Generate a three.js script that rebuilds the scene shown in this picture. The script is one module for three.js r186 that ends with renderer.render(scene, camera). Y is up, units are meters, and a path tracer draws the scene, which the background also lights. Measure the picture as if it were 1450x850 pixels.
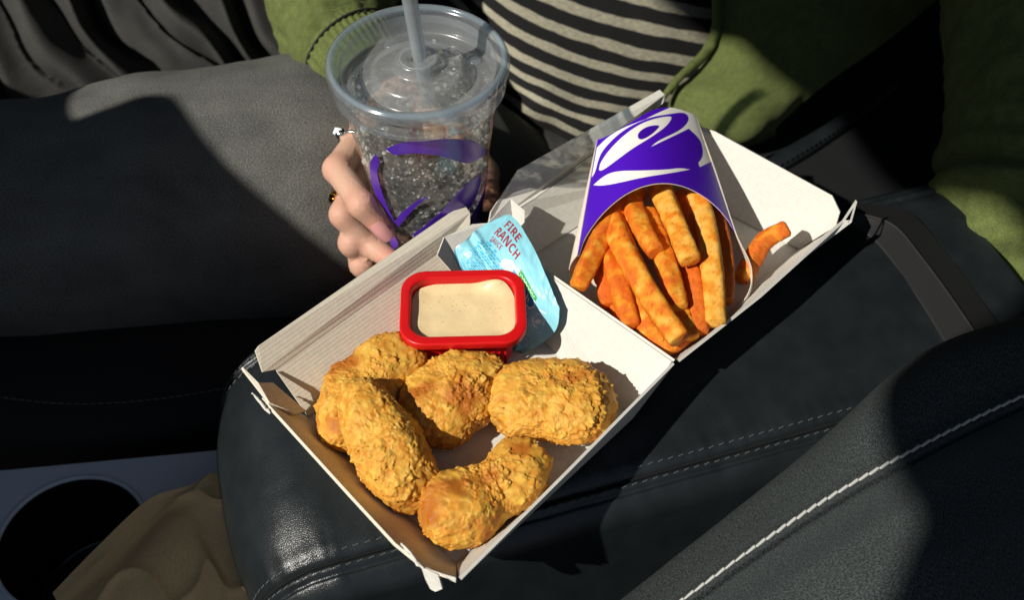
import * as THREE from 'three';
import { mergeGeometries, mergeVertices } from 'three/addons/utils/BufferGeometryUtils.js';
import { MarchingCubes } from 'three/addons/objects/MarchingCubes.js';
import { ImprovedNoise } from 'three/addons/math/ImprovedNoise.js';

// ------------------------------------------------------------------ camera, sky, sun, exposure
const scene = new THREE.Scene();
const V = (x, y, z) => new THREE.Vector3(x, y, z);
const PITCH = 50 * Math.PI / 180, FOC = 1600, PW = 1450, PH = 850;
const camera = new THREE.PerspectiveCamera(2 * Math.atan(PH / 2 / FOC) * 180 / Math.PI, 1024 / 601, 0.02, 60);
camera.position.set(0, 0.045 + 0.64 * Math.sin(PITCH), 0.64 * Math.cos(PITCH));
camera.lookAt(0, 0.045, 0);
camera.updateMatrixWorld();
camera.focus = 0.63; camera.userData.fStop = 8;

const renderer = new THREE.WebGLRenderer({ antialias: true });
renderer.setSize(1024, 601);
renderer.toneMapping = THREE.LinearToneMapping;
renderer.toneMappingExposure = 1.0;
renderer.shadowMap.enabled = true;

const SUN = V(-0.63, 0.70, 0.42).normalize();
{
  const w = 256, h = 128, d = new Float32Array(w * h * 4);
  for (let j = 0; j < h; j++) for (let i = 0; i < w; i++) {
    const el = (j + 0.5) / h * Math.PI - Math.PI / 2, k = (j * w + i) * 4, e = Math.max(0, Math.sin(el));
    const g = Math.pow(1 - e, 3);
    const c = el < 0 ? [0.16, 0.15, 0.14] : [0.45 + 0.42 * g, 0.58 + 0.33 * g, 0.80 + 0.15 * g];
    d[k] = c[0]; d[k + 1] = c[1]; d[k + 2] = c[2]; d[k + 3] = 1;
  }
  const t = new THREE.DataTexture(d, w, h, THREE.RGBAFormat, THREE.FloatType);
  t.mapping = THREE.EquirectangularReflectionMapping; t.magFilter = THREE.LinearFilter; t.needsUpdate = true;
  scene.background = t; scene.environment = t; scene.environmentIntensity = 0.30; scene.backgroundIntensity = 1;
}
const sun = new THREE.DirectionalLight(new THREE.Color(1, 0.955, 0.87), 4.95);
sun.position.copy(SUN).multiplyScalar(3); sun.castShadow = true; sun.shadow.mapSize.set(4096, 4096);
sun.shadow.radius = 1.3;
Object.assign(sun.shadow.camera, { left: -1, right: 1, top: 1, bottom: -1, near: 0.1, far: 8 });
scene.add(sun, sun.target);

// ------------------------------------------------------------------ helpers
const RGT = V(1, 0, 0), UPV = V(0, Math.cos(PITCH), -Math.sin(PITCH)), FWD = V(0, -Math.sin(PITCH), -Math.cos(PITCH));
const rayOf = (x, y) => FWD.clone().addScaledVector(RGT, (x - PW / 2) / FOC).addScaledVector(UPV, (PH / 2 - y) / FOC);
const U = (x, y, d) => camera.position.clone().addScaledVector(rayOf(x, y), d);          // survey point at a distance
const P = (x, y, h) => { const r = rayOf(x, y); return camera.position.clone().addScaledVector(r, (h - camera.position.y) / r.y); };  // survey point at a height
let seed = 7; const rnd = () => { seed = (seed * 1664525 + 1013904223) >>> 0; return seed / 4294967296; };
const rr = (a, b) => a + (b - a) * rnd();
const IN = new ImprovedNoise();
const noise = (x, y, z) => IN.noise(x + 31.7, y + 17.3, z + 9.1);
const fbm = (x, y, z, o = 4) => { let s = 0, a = 1, n = 0; for (let i = 0; i < o; i++) { s += a * noise(x, y, z); n += a; a *= 0.5; x *= 2.03; y *= 2.03; z *= 2.03; } return s / n; };
const h3 = (x, y, z, k) => { let n = Math.imul(x, 374761393) + Math.imul(y, 668265263) + Math.imul(z, 2147483647 ^ 97531) + Math.imul(k, 974711); n = Math.imul(n ^ (n >>> 13), 1274126177); return ((n ^ (n >>> 16)) >>> 0) / 4294967296; };
function worley(x, y, z) {                                    // [distance to nearest cell, id]
  const X = Math.floor(x), Y = Math.floor(y), Z = Math.floor(z); let b = 9, b2 = 9, id = 0;
  for (let i = -1; i < 2; i++) for (let j = -1; j < 2; j++) for (let k = -1; k < 2; k++) {
    const a = X + i, c = Y + j, e = Z + k;
    const dx = a + h3(a, c, e, 1) - x, dy = c + h3(a, c, e, 2) - y, dz = e + h3(a, c, e, 3) - z, d = dx * dx + dy * dy + dz * dz;
    if (d < b) { b2 = b; b = d; id = h3(a, c, e, 4); } else if (d < b2) b2 = d;
  }
  return [Math.sqrt(b), id, Math.sqrt(b2)];
}
const sm = (a, b, x) => { const t = Math.min(1, Math.max(0, (x - a) / (b - a))); return t * t * (3 - 2 * t); };
const mix = (a, b, t) => a + (b - a) * t;
const used = {};
const numbered = n => { const k = used[n] = (used[n] || 0) + 1; return k === 1 ? n : `${n}_${String(k - 1).padStart(3, '0')}`; };
function mesh(name, geo, mat, parent) { const m = new THREE.Mesh(geo, mat); m.name = name; m.castShadow = m.receiveShadow = true; (parent || scene).add(m); if (!parent) m.name = numbered(name); return m; }
function thing(name, label, category, group, pos) { const o = new THREE.Group(); o.name = numbered(name); o.userData = { label, category }; if (group) o.userData.group = group; if (pos) o.position.copy(pos); scene.add(o); return o; }
function sub(name, parent) { const o = new THREE.Group(); o.name = name; parent.add(o); return o; }
function tag(o, label, category, group) { Object.assign(o.userData, { label, category }); if (group) o.userData.group = group; return o; }
const local = (geo, o) => { geo.translate(-o.position.x, -o.position.y, -o.position.z); return geo; };
const L = (r, g, b) => new THREE.Color().setRGB(r, g, b);
const crv = pts => new THREE.CatmullRomCurve3(pts, false, 'centripetal');

function dataTex(n, f, size, srgb) {                           // f(u, v) in 0..1 -> [r, g, b] or grey; tile of `size` metres
  const d = new Uint8Array(n * n * 4);
  for (let j = 0; j < n; j++) for (let i = 0; i < n; i++) { let c = f((i + 0.5) / n, (j + 0.5) / n); if (typeof c === 'number') c = [c, c, c]; const k = (j * n + i) * 4; for (let q = 0; q < 3; q++) d[k + q] = Math.max(0, Math.min(255, c[q] * 255)); d[k + 3] = 255; }
  const t = new THREE.DataTexture(d, n, n); t.wrapS = t.wrapT = THREE.RepeatWrapping; t.magFilter = THREE.LinearFilter; t.minFilter = THREE.LinearMipmapLinearFilter; t.generateMipmaps = true;
  if (srgb) t.colorSpace = THREE.SRGBColorSpace; t.repeat.set(1 / size, 1 / size); t.needsUpdate = true; return t;
}
function pnoise(x, y, n, s) {                                  // 2-D gradient noise with period n
  const X = Math.floor(x), Y = Math.floor(y), fx = x - X, fy = y - Y, u = fx * fx * fx * (fx * (fx * 6 - 15) + 10), v = fy * fy * fy * (fy * (fy * 6 - 15) + 10);
  const g = (i, j) => { const a = 6.2832 * h3(((X + i) % n + n) % n, ((Y + j) % n + n) % n, s, 7); return Math.cos(a) * (fx - i) + Math.sin(a) * (fy - j); };
  return mix(mix(g(0, 0), g(1, 0), u), mix(g(0, 1), g(1, 1), u), v) * 1.4;
}
const tileFbm = (u, v, f, s = 0, o = 4) => { let r = 0, a = 1, n = 0; f = Math.round(f); for (let i = 0; i < o; i++) { r += a * pnoise(u * f, v * f, f, s + i); n += a; a *= 0.5; f *= 2; } return r / n; };
function tileCells(n) {                                        // periodic 2-D cells
  return (u, v) => { const x = u * n, y = v * n, X = Math.floor(x), Y = Math.floor(y); let b = 9, b2 = 9; for (let i = -1; i < 2; i++) for (let j = -1; j < 2; j++) { const a = (X + i + n) % n, c = (Y + j + n) % n; const dx = X + i + h3(a, c, n, 1) - x, dy = Y + j + h3(a, c, n, 2) - y, d = Math.sqrt(dx * dx + dy * dy); if (d < b) { b2 = b; b = d; } else if (d < b2) b2 = d; } return [b, b2]; };
}

// thick sheet over fn(u, v); solid with its own edge faces
function sheet(fn, nu, nv, th = 0.0004, lu = 1, lv = 1, uvf) {
  const top = [], pos = [], uv = [], idx = []; const N = (nu + 1) * (nv + 1);
  for (let j = 0; j <= nv; j++) for (let i = 0; i <= nu; i++) top.push(fn(i / nu, j / nv));
  const at = (i, j) => top[Math.max(0, Math.min(nv, j)) * (nu + 1) + Math.max(0, Math.min(nu, i))];
  const nor = [];
  for (let j = 0; j <= nv; j++) for (let i = 0; i <= nu; i++) nor.push(at(i, j + 1).clone().sub(at(i, j - 1)).cross(at(i + 1, j).clone().sub(at(i - 1, j))).normalize());
  for (const s of [0, 1]) for (let k = 0; k < N; k++) { const p = top[k].clone().addScaledVector(nor[k], -s * th); pos.push(p.x, p.y, p.z); const i = k % (nu + 1) / nu, j = Math.floor(k / (nu + 1)) / nv; if (uvf) uv.push(...uvf(i, j)); else uv.push(i * lu, j * lv); }
  for (let j = 0; j < nv; j++) for (let i = 0; i < nu; i++) { const a = j * (nu + 1) + i, b = a + 1, c = a + nu + 1, d = c + 1; idx.push(a, d, b, a, c, d); idx.push(N + a, N + b, N + d, N + a, N + d, N + c); }
  const ring = []; for (let i = 0; i < nu; i++) ring.push(i); for (let j = 0; j < nv; j++) ring.push(j * (nu + 1) + nu); for (let i = nu; i > 0; i--) ring.push(nv * (nu + 1) + i); for (let j = nv; j > 0; j--) ring.push(j * (nu + 1));
  for (let k = 0; k < ring.length; k++) { const a = ring[k], b = ring[(k + 1) % ring.length], o = pos.length / 3; for (const q of [a, b, N + a, N + b]) { pos.push(pos[q * 3], pos[q * 3 + 1], pos[q * 3 + 2]); uv.push(uv[q * 2], uv[q * 2 + 1]); } idx.push(o, o + 1, o + 2, o + 1, o + 3, o + 2); }
  const g = new THREE.BufferGeometry(); g.setAttribute('position', new THREE.Float32BufferAttribute(pos, 3)); g.setAttribute('uv', new THREE.Float32BufferAttribute(uv, 2)); g.setIndex(idx); g.computeVertexNormals(); return g;
}
// smooth surface through rows of points
function grid(rows) { const cs = rows.map(r => crv(r)); return (u, v) => crv(cs.map(c => c.getPoint(u))).getPoint(v); }
function gridFast(rows, nu) { const cols = []; const cs = rows.map(r => crv(r)); for (let i = 0; i <= nu; i++) cols.push(crv(cs.map(c => c.getPoint(i / nu)))); return (u, v) => cols[Math.round(u * nu)].getPoint(v); }
function patch(rows, nu, nv, th, lu, lv, bump) {
  const f = gridFast(rows, nu);
  const base = (u, v) => f(u, v);
  if (!bump) return sheet(base, nu, nv, th, lu, lv);
  const e = 1 / nu, ev = 1 / nv;
  return sheet((u, v) => { const p = base(u, v), n = base(u, Math.min(1, v + ev)).clone().sub(base(u, Math.max(0, v - ev))).cross(base(Math.min(1, u + e), v).clone().sub(base(Math.max(0, u - e), v))).normalize(); return p.addScaledVector(n, bump(u, v, p)); }, nu, nv, th, lu, lv);
}
// flat card with thickness from corner points (in order), uv in metres
function card(pts, th = 0.0016, bow = 0) {
  const c = pts.reduce((a, p) => a.add(p), V(0, 0, 0)).multiplyScalar(1 / pts.length); const n = V(0, 0, 0);
  pts.forEach((p, i) => { const q = pts[(i + 1) % pts.length]; n.add(p.clone().sub(c).cross(q.clone().sub(c))); }); n.normalize();
  const ex = pts[1].clone().sub(pts[0]); ex.addScaledVector(n, -ex.dot(n)).normalize(); const ey = n.clone().cross(ex);
  const p2 = pts.map(p => { const d = p.clone().sub(c); return new THREE.Vector2(d.dot(ex), d.dot(ey)); });
  const tris = THREE.ShapeUtils.triangulateShape(p2, []); const pos = [], uv = [], idx = [], N = pts.length;
  for (const s of [0, 1]) for (let i = 0; i < N; i++) { const p = pts[i].clone().addScaledVector(n, -s * th); pos.push(p.x, p.y, p.z); uv.push(p2[i].x + 0.3, p2[i].y + 0.3); }
  for (const t of tris) { idx.push(t[0], t[1], t[2]); idx.push(N + t[0], N + t[2], N + t[1]); }
  for (let i = 0; i < N; i++) { const a = i, b = (i + 1) % N, o = pos.length / 3; for (const q of [a, b, N + a, N + b]) { pos.push(pos[q * 3], pos[q * 3 + 1], pos[q * 3 + 2]); uv.push(uv[q * 2], 0.0003 * (q >= N)); } idx.push(o, o + 2, o + 1, o + 1, o + 2, o + 3); }
  const g = new THREE.BufferGeometry(); g.setAttribute('position', new THREE.Float32BufferAttribute(pos, 3)); g.setAttribute('uv', new THREE.Float32BufferAttribute(uv, 2)); g.setIndex(idx); const h = g.toNonIndexed(); h.computeVertexNormals(); return h;
}
// tube through points with own radii; disp(angle, t, p) adds to the radius
function loft(pts, radii, nu, nv, disp, squash = 1, up0) {
  const c = crv(pts); const pos = [], uv = [], idx = []; const len = c.getLength(); let ref = up0 || V(0, 1, 0.2);
  const rad = t => { const x = t * (radii.length - 1), i = Math.min(radii.length - 2, Math.floor(x)), f = x - i; return mix(radii[i], radii[i + 1], f * f * (3 - 2 * f)); };
  for (let j = 0; j <= nv; j++) {
    const t = j / nv, p = c.getPoint(t), tg = c.getTangent(t); const a = ref.clone().addScaledVector(tg, -ref.dot(tg)).normalize(), b = tg.clone().cross(a);
    for (let i = 0; i <= nu; i++) { const an = i % nu / nu * 2 * Math.PI; const d = a.clone().multiplyScalar(Math.cos(an) * squash).addScaledVector(b, Math.sin(an)); const q = p.clone().addScaledVector(d, rad(t)); const dd = disp ? disp(an, t, q) : 0; q.addScaledVector(d, dd); pos.push(q.x, q.y, q.z); uv.push(i / nu * 6.283 * rad(0.5), t * len); }
  }
  for (let j = 0; j < nv; j++) for (let i = 0; i < nu; i++) { const a0 = j * (nu + 1) + i, b0 = a0 + 1, c0 = a0 + nu + 1, d0 = c0 + 1; idx.push(a0, b0, d0, a0, d0, c0); }
  for (const [j, s] of [[0, -1], [nv, 1]]) { const p = c.getPoint(j / nv), o = pos.length / 3; pos.push(p.x, p.y, p.z); uv.push(0, 0); for (let i = 0; i < nu; i++) { const a0 = j * (nu + 1) + i; s < 0 ? idx.push(o, a0 + 1, a0) : idx.push(o, a0, a0 + 1); } }
  const g = new THREE.BufferGeometry(); g.setAttribute('position', new THREE.Float32BufferAttribute(pos, 3)); g.setAttribute('uv', new THREE.Float32BufferAttribute(uv, 2)); g.setIndex(idx); g.computeVertexNormals(); return weld(g, nu, nv);
}
function paint(geo, f) { const p = geo.attributes.position, n = geo.attributes.normal, c = new Float32Array(p.count * 3); for (let i = 0; i < p.count; i++) { const k = f(p.getX(i), p.getY(i), p.getZ(i), n.getX(i), n.getY(i), n.getZ(i)); c[i * 3] = k[0]; c[i * 3 + 1] = k[1]; c[i * 3 + 2] = k[2]; } geo.setAttribute('color', new THREE.BufferAttribute(c, 3)); return geo; }
function weld(g, nu, nv) { const n = g.attributes.normal; for (let j = 0; j <= nv; j++) { const a = j * (nu + 1), b = a + nu; const v = V(n.getX(a) + n.getX(b), n.getY(a) + n.getY(b), n.getZ(a) + n.getZ(b)).normalize(); n.setXYZ(a, v.x, v.y, v.z); n.setXYZ(b, v.x, v.y, v.z); } return g; }
const std = o => new THREE.MeshStandardMaterial(o), phy = o => new THREE.MeshPhysicalMaterial(o);

// ------------------------------------------------------------------ materials
const cells28 = tileCells(28), cells12 = tileCells(12);
const leatherBump = dataTex(512, (u, v) => { const [a, b] = cells28(u + 0.01 * tileFbm(u, v, 6), v), [c, d] = cells12(u, v); return 0.35 + 0.5 * Math.min(1, (b - a) * 1.6) + 0.15 * Math.min(1, (d - c)) + 0.15 * tileFbm(u, v, 20, 3); }, 0.032);
const leatherRough = dataTex(512, (u, v) => 0.62 + 0.14 * tileFbm(u, v, 9, 2) + (h3(Math.floor(u * 512), Math.floor(v * 512), 5, 6) > 0.9992 ? 0.3 : 0), 0.21);
const leatherCol = dataTex(512, (u, v) => { const d = h3(Math.floor(u * 256), Math.floor(v * 256), 3, 9) > 0.9994 ? 0.55 : 0; const k = 0.86 + 0.16 * tileFbm(u, v, 9, 5); return [k * 0.93 + d, k * 0.98 + d, k + d]; }, 0.17, true);
const M = {};
M.leather = phy({ color: L(0.0185, 0.021, 0.0225), roughness: 0.54, roughnessMap: leatherRough, map: leatherCol, bumpMap: leatherBump, bumpScale: 0.00013, specularIntensity: 1 });
M.leatherDark = phy({ color: L(0.010, 0.011, 0.0115), roughness: 0.7, bumpMap: leatherBump, bumpScale: 0.0002, specularIntensity: 0.45 });
M.thread = std({ color: L(0.07, 0.075, 0.078), roughness: 0.7 });
M.threadPale = std({ color: L(0.5, 0.5, 0.47), roughness: 0.8 });
const flute = dataTex(256, (u, v) => 0.5 + 0.16 * Math.sin(v * 2 * Math.PI * 16 + 0.6 * tileFbm(u, v, 6)) + 0.2 * tileFbm(u, v, 30, 2), 0.036);
const cardCol = dataTex(256, (u, v) => { const k = 0.95 + 0.018 * Math.sin(v * 2 * Math.PI * 16) * (0.6 + tileFbm(u, v, 3)) + 0.05 * tileFbm(u, v, 10, 4); return [k, k * 0.99, k * 0.965]; }, 0.036, true);
M.card = std({ color: L(0.735, 0.725, 0.69), roughness: 0.72, map: cardCol, bumpMap: flute, bumpScale: 0.0001 });
M.cardKraft = std({ color: L(0.63, 0.56, 0.45), roughness: 0.8, map: cardCol, bumpMap: flute, bumpScale: 0.00022 });
M.cardInner = std({ color: L(0.75, 0.70, 0.60), roughness: 0.78, map: cardCol, bumpMap: flute, bumpScale: 0.0002 });
M.red = phy({ color: L(0.62, 0.006, 0.008), roughness: 0.36, specularIntensity: 0.7, clearcoat: 0.15, clearcoatRoughness: 0.4 });
M.skin = phy({ vertexColors: true, roughness: 0.48, specularIntensity: 0.5, sheen: 0.2, sheenRoughness: 0.5, bumpMap: leatherBump, bumpScale: 0.00016 });
M.nail = phy({ color: L(0.78, 0.36, 0.34), roughness: 0.16, clearcoat: 0.9, clearcoatRoughness: 0.08 });
M.silver = std({ color: L(0.85, 0.84, 0.82), metalness: 1, roughness: 0.2 });
M.gold = std({ color: L(0.85, 0.58, 0.22), metalness: 1, roughness: 0.22 });
M.stone = phy({ color: L(0.85, 0.92, 0.95), roughness: 0.05, clearcoat: 1, specularIntensity: 1 });
const weave = dataTex(512, (u, v) => 0.5 + 0.18 * Math.sin((u + v) * 2 * Math.PI * 64) + 0.6 * tileFbm(u, v, 60, 1) + 0.3 * tileFbm(u, v, 25, 8), 0.06);
const denimCol = dataTex(512, (u, v) => { const k = 0.79 + 0.42 * tileFbm(u, v, 120, 6, 2) + 0.16 * tileFbm(u, v, 3, 2, 3) + 0.05 * Math.sin((u + v) * 2 * Math.PI * 100); return [k, k, k * 0.99]; }, 0.1, true);
M.denim = std({ color: L(0.19, 0.19, 0.177), roughness: 0.95, map: denimCol, bumpMap: weave, bumpScale: 0.0005 });
M.denimBlack = std({ color: L(0.062, 0.060, 0.056), roughness: 0.95, map: denimCol, bumpMap: weave, bumpScale: 0.0005 });
const twillCol = dataTex(512, (u, v) => { const k = 0.86 + 0.22 * tileFbm(u, v, 90, 6, 2) + 0.14 * tileFbm(u, v, 14, 2); return [k, k, k * 0.98]; }, 0.1, true);
M.jacket = phy({ color: L(0.145, 0.180, 0.046), roughness: 0.9, map: twillCol, bumpMap: weave, bumpScale: 0.0003, sheen: 0.3, sheenRoughness: 0.6, sheenColor: L(0.3, 0.4, 0.15) });
const stripe = dataTex(512, (u, v) => { const s = v * 4 + 0.10 * tileFbm(u, v, 8), f = s - Math.floor(s), k = sm(0.53, 0.57, f) * (1 - sm(0.96, 1.0, f)); const w = 0.85 + 0.25 * tileFbm(u, v, 60, 3); return [mix(0.04, 0.88 * w, k), mix(0.04, 0.85 * w, k), mix(0.05, 0.74 * w, k)]; }, 1, true);
M.shirt = std({ color: L(0.62, 0.62, 0.62), roughness: 0.92, map: stripe });
const fabricB = dataTex(512, (u, v) => { const [a, b] = tileCells(40)(u, v); return 0.3 + 0.6 * Math.min(1, (b - a) * 1.5) + 0.3 * tileFbm(u, v, 40, 2); }, 0.045);
const fabricC = dataTex(512, (u, v) => { const k = 0.72 + 0.85 * tileFbm(u, v, 44, 6, 2) + 0.15 * tileFbm(u, v, 12, 2); const y = h3(Math.floor(u * 200), Math.floor(v * 200), 1, 2) > 0.992 ? 0.2 : 0; return [k + y, k + y, k]; }, 0.06, true);
M.seatFabric = std({ color: L(0.060, 0.074, 0.074), roughness: 0.75, map: fabricC, bumpMap: fabricB, bumpScale: 0.0003 });
M.plastic = phy({ color: L(0.009, 0.009, 0.0095), roughness: 0.58, bumpMap: fabricB, bumpScale: 0.00008 });
M.plasticGrey = phy({ color: L(0.46, 0.51, 0.58), roughness: 0.45 });
M.black = std({ color: L(0.006, 0.006, 0.007), roughness: 0.9 });
M.hole = phy({ color: L(0.008, 0.007, 0.009), roughness: 0.3 });
const kraftCol = dataTex(512, (u, v) => { const k = 0.93 + 0.06 * tileFbm(u, v, 60, 6, 2) + 0.08 * tileFbm(u, v, 4, 2); return [k, k, k]; }, 0.12, true);
M.kraft = std({ color: L(0.85, 0.57, 0.27), roughness: 0.9, map: kraftCol });

// ------------------------------------------------------------------ setting
{
  const g = new THREE.PlaneGeometry(4, 4, 1, 1).rotateX(-Math.PI / 2); g.translate(0, -0.42, -0.4);
  mesh('car_floor', g, M.black).userData = { kind: 'structure', label: 'black carpeted car floor' };
}
{ // car shell panels out of view, placed and shaped to block sun and sky
  const sh = new THREE.Shape([[-1.6, -0.15], [1.4, -0.15], [1.4, 1.25], [-1.6, 1.25]].map(p => new THREE.Vector2(...p)));
  const open = [[-0.08, 0.73], [0.08, 0.79], [0.162, 0.833], [0.208, 0.873], [0.257, 0.895], [0.31, 0.92], [0.4, 0.948], [0.45, 0.985], [0.49, 1.03], [0.535, 1.07], [0.588, 1.06], [0.6, 0.985], [0.608, 0.961], [0.636, 0.951], [0.663, 0.954], [0.688, 0.957], [0.7, 0.943], [0.714, 0.918], [0.74, 0.86], [0.8, 0.8], [0.8, 0.55], [0.62, 0.53], [0.52, 0.505], [0.44, 0.468], [0.365, 0.453], [0.33, 0.454], [0.295, 0.481], [0.24, 0.502], [0.198, 0.507], [0.14, 0.492], [0.094, 0.477], [0.066, 0.463], [0.058, 0.451], [0.055, 0.41], [0.048, 0.394], [0.01, 0.376], [-0.022, 0.363], [-0.051, 0.339], [-0.072, 0.312], [-0.15, 0.18], [-0.255, 0.085], [-0.38, 0.04], [-0.5, 0.1], [-0.5, 0.5], [-0.28, 0.66], [-0.08, 0.73]];   // opening shaped to give the shade its edges: along the car, height
  sh.holes.push(new THREE.Path(new THREE.SplineCurve(open.map(p => new THREE.Vector2(...p))).getPoints(260)));
  const g = new THREE.ExtrudeGeometry(sh, { depth: 0.012, bevelEnabled: false });
  g.rotateY(-Math.PI / 2); g.translate(-0.62, 0, 0);
  const car = thing('unseen_car_shell', 'black car shell panels out of view, placed to shade the seats and leg', 'car');
  mesh('unseen_door', g, M.black, car);  // out of view; its shaped opening casts the shade on leg, jacket and seat
  const box = (n, x, y, z, px, py, pz) => { const r = new THREE.BoxGeometry(x, y, z); r.translate(px, py, pz); mesh(n, r, M.black, car); };
  box('unseen_roof', 2.1, 0.02, 1.8, 0.43, 1.27, -0.65);  // overhead panel out of view, placed to cut the sky light
  box('unseen_door', 0.02, 1.6, 2.6, 1.30, 0.46, -0.25);  // right-hand panel out of view, placed to deepen the shade
  box('unseen_rear_panel', 1.9, 1.6, 0.02, 0.34, 0.46, -1.57);  // panel out of view behind the seats, darkens the upper right
}
// ------------------------------------------------------------------ centre console armrest
const AX = V(0.954, 0, -0.299), BX = V(0.299, 0, 0.954);       // along and across the armrest
const arm = (a, b, y) => V(AX.x * a + BX.x * b, y, AX.z * a + BX.z * b);
function armSurf(s, q, lift = 0) {                               // s: metres along the lid from the nose's foot, q: metres across from the middle (b = 0.025)
  const R = 0.06, x0 = -0.186;                                   // nose: quarter round, then the flat top
  const arc = R * Math.PI / 2; let a, y, na, ny;
  if (s < 0.04) { a = x0 + 0.004 * (1 - s / 0.04); y = -R - 0.04 + s; na = -1; ny = 0; }
  else if (s < 0.04 + arc) { const t = (s - 0.04) / R; a = x0 + R - R * Math.cos(t); y = -R + R * Math.sin(t); na = -Math.cos(t); ny = Math.sin(t); }
  else { a = x0 + R + s - 0.04 - arc; y = 0; na = 0; ny = 1; }
  y += 0.012 * Math.max(0, a - 0.05) * 0;
  // section: crown, rounded shoulders past the seam, then down the side
  const HW = 0.074, RS = 0.02, aq = Math.abs(q), sg = Math.sign(q); let b, h;
  const crown = x => -0.010 * Math.pow(Math.abs(x) / HW, 3);
  const narrow = 1 - 0.13 * Math.pow(Math.max(0, 1 - s / (0.04 + arc)), 1.3);
  if (aq <= HW) { b = q; h = crown(aq); }
  else { const t = (aq - HW) / RS; if (t < 1.3) { b = sg * (HW + RS * Math.sin(t)); h = crown(HW) - RS * (1 - Math.cos(t)); } else { const e = aq - HW - 1.3 * RS; b = sg * (HW + RS * Math.sin(1.3) + e * 0.2); h = crown(HW) - RS * (1 - Math.cos(1.3)) - e * 0.98; } }
  const seam = Math.exp(-Math.pow((aq - HW - 0.001) / 0.0011, 2)) * 0.0026 + Math.exp(-Math.pow((aq - HW - 0.0075) / 0.0012, 2)) * 0.0018;
  const puff = (Math.exp(-Math.pow((aq - HW + 0.006) / 0.005, 2)) + Math.exp(-Math.pow((aq - HW - 0.0042) / 0.0025, 2)) * 0.8) * 0.0008;
  const wr = 0.0006 * fbm(s * 25, q * 25, 3, 3) + 0.0005 * noise(s * 140, q * 25, 8) * Math.exp(-Math.pow((aq - HW) / 0.015, 2));
  h += -seam + puff + wr + lift;
  return arm(a + na * h, 0.025 + b * narrow, y + ny * h);
}
{
  const t = thing('centre_armrest', 'black leather centre console armrest under the open takeout box', 'armrest');
  const nu = 420, nv = 300, S = 0.58, Q = 0.17;
  const g = sheet((u, v) => armSurf(u * S, (v - 0.5) * 2 * Q), nu, nv, 0.003, S, 2 * Q);
  // orientation: face outwards
  mesh('leather_cover', g, M.leather, t);
  const st = new THREE.CapsuleGeometry(0.00042, 0.0026, 3, 6).rotateZ(Math.PI / 2);
  const mtx = (s, q, m) => { const p = armSurf(s, q, 0.0003), p2 = armSurf(s + 0.002, q, 0.0003), n = armSurf(s, q, 0.003).sub(p).normalize(), x = p2.sub(p).normalize(), z = x.clone().cross(n); m.matrix.makeBasis(x, n, z).setPosition(p); m.matrix.decompose(m.position, m.quaternion, m.scale); };
  for (const [q, s0, s1] of [[0.070, 0.02, 0.56], [0.0785, 0.02, 0.56], [-0.070, 0.05, 0.2], [-0.0785, 0.05, 0.2]])
    for (let s = s0; s < s1; s += 0.0062) { const m = mesh('stitch', st, M.thread, t); mtx(s, q, m); m.rotateY(0.18); }
  const pip = []; for (let s = 0.03; s < 0.57; s += 0.006) pip.push(armSurf(s, 0.0748, 0.0012));
  mesh('piping', new THREE.TubeGeometry(crv(pip), 200, 0.0008, 6), M.leatherDark, t);
  // box of the console under the lid
  const base = new THREE.BoxGeometry(0.46, 0.3, 0.155, 1, 1, 1); base.rotateY(Math.atan2(0.299, 0.954)); const c = arm(0.085, 0.025, -0.2); base.translate(c.x, c.y, c.z);
  mesh('console_box', base, M.plastic, t);
}
{ // rear trim of the armrest: curved plastic band
  const out = [[1213, 284], [1240, 283], [1285, 300], [1330, 350], [1412, 462], [1425, 500], [1345, 500], [1300, 425], [1262, 362], [1235, 330], [1205, 318]];
  const t = thing('console_trim', 'dark plastic trim band curving behind the armrest', 'car trim');
  const cA = crv([P(1212, 286, -0.001), P(1285, 300, 0), P(1335, 352, 0), P(1420, 468, 0), P(1500, 590, 0)]), cM = crv([P(1206, 300, 0.004), P(1262, 318, 0.005), P(1305, 366, 0.005), P(1385, 480, 0.005), P(1455, 600, 0.005)]), cB = crv([P(1200, 314, -0.001), P(1237, 340, 0), P(1276, 390, 0), P(1345, 498, 0), P(1400, 610, 0)]);
  const f = (c, d) => (u) => c.getPoint(u).add(V(0, d, 0));
  const rows = [f(cA, -0.1), f(cA, -0.004), f(cA, 0), f(cM, 0), f(cM, 0.0001), f(cB, 0), f(cB, -0.004), f(cB, -0.1)];
  mesh('trim_band', sheet((u, v) => { const x = v * 7, i = Math.min(6, Math.floor(x)); return rows[i](u).lerp(rows[i + 1](u), x - i); }, 60, 70, 0.001, 0.3, 0.1), M.plastic, t);
  mesh('trim_ridge', new THREE.TubeGeometry(cM, 60, 0.0011, 6), M.plastic, t);
}
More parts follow.
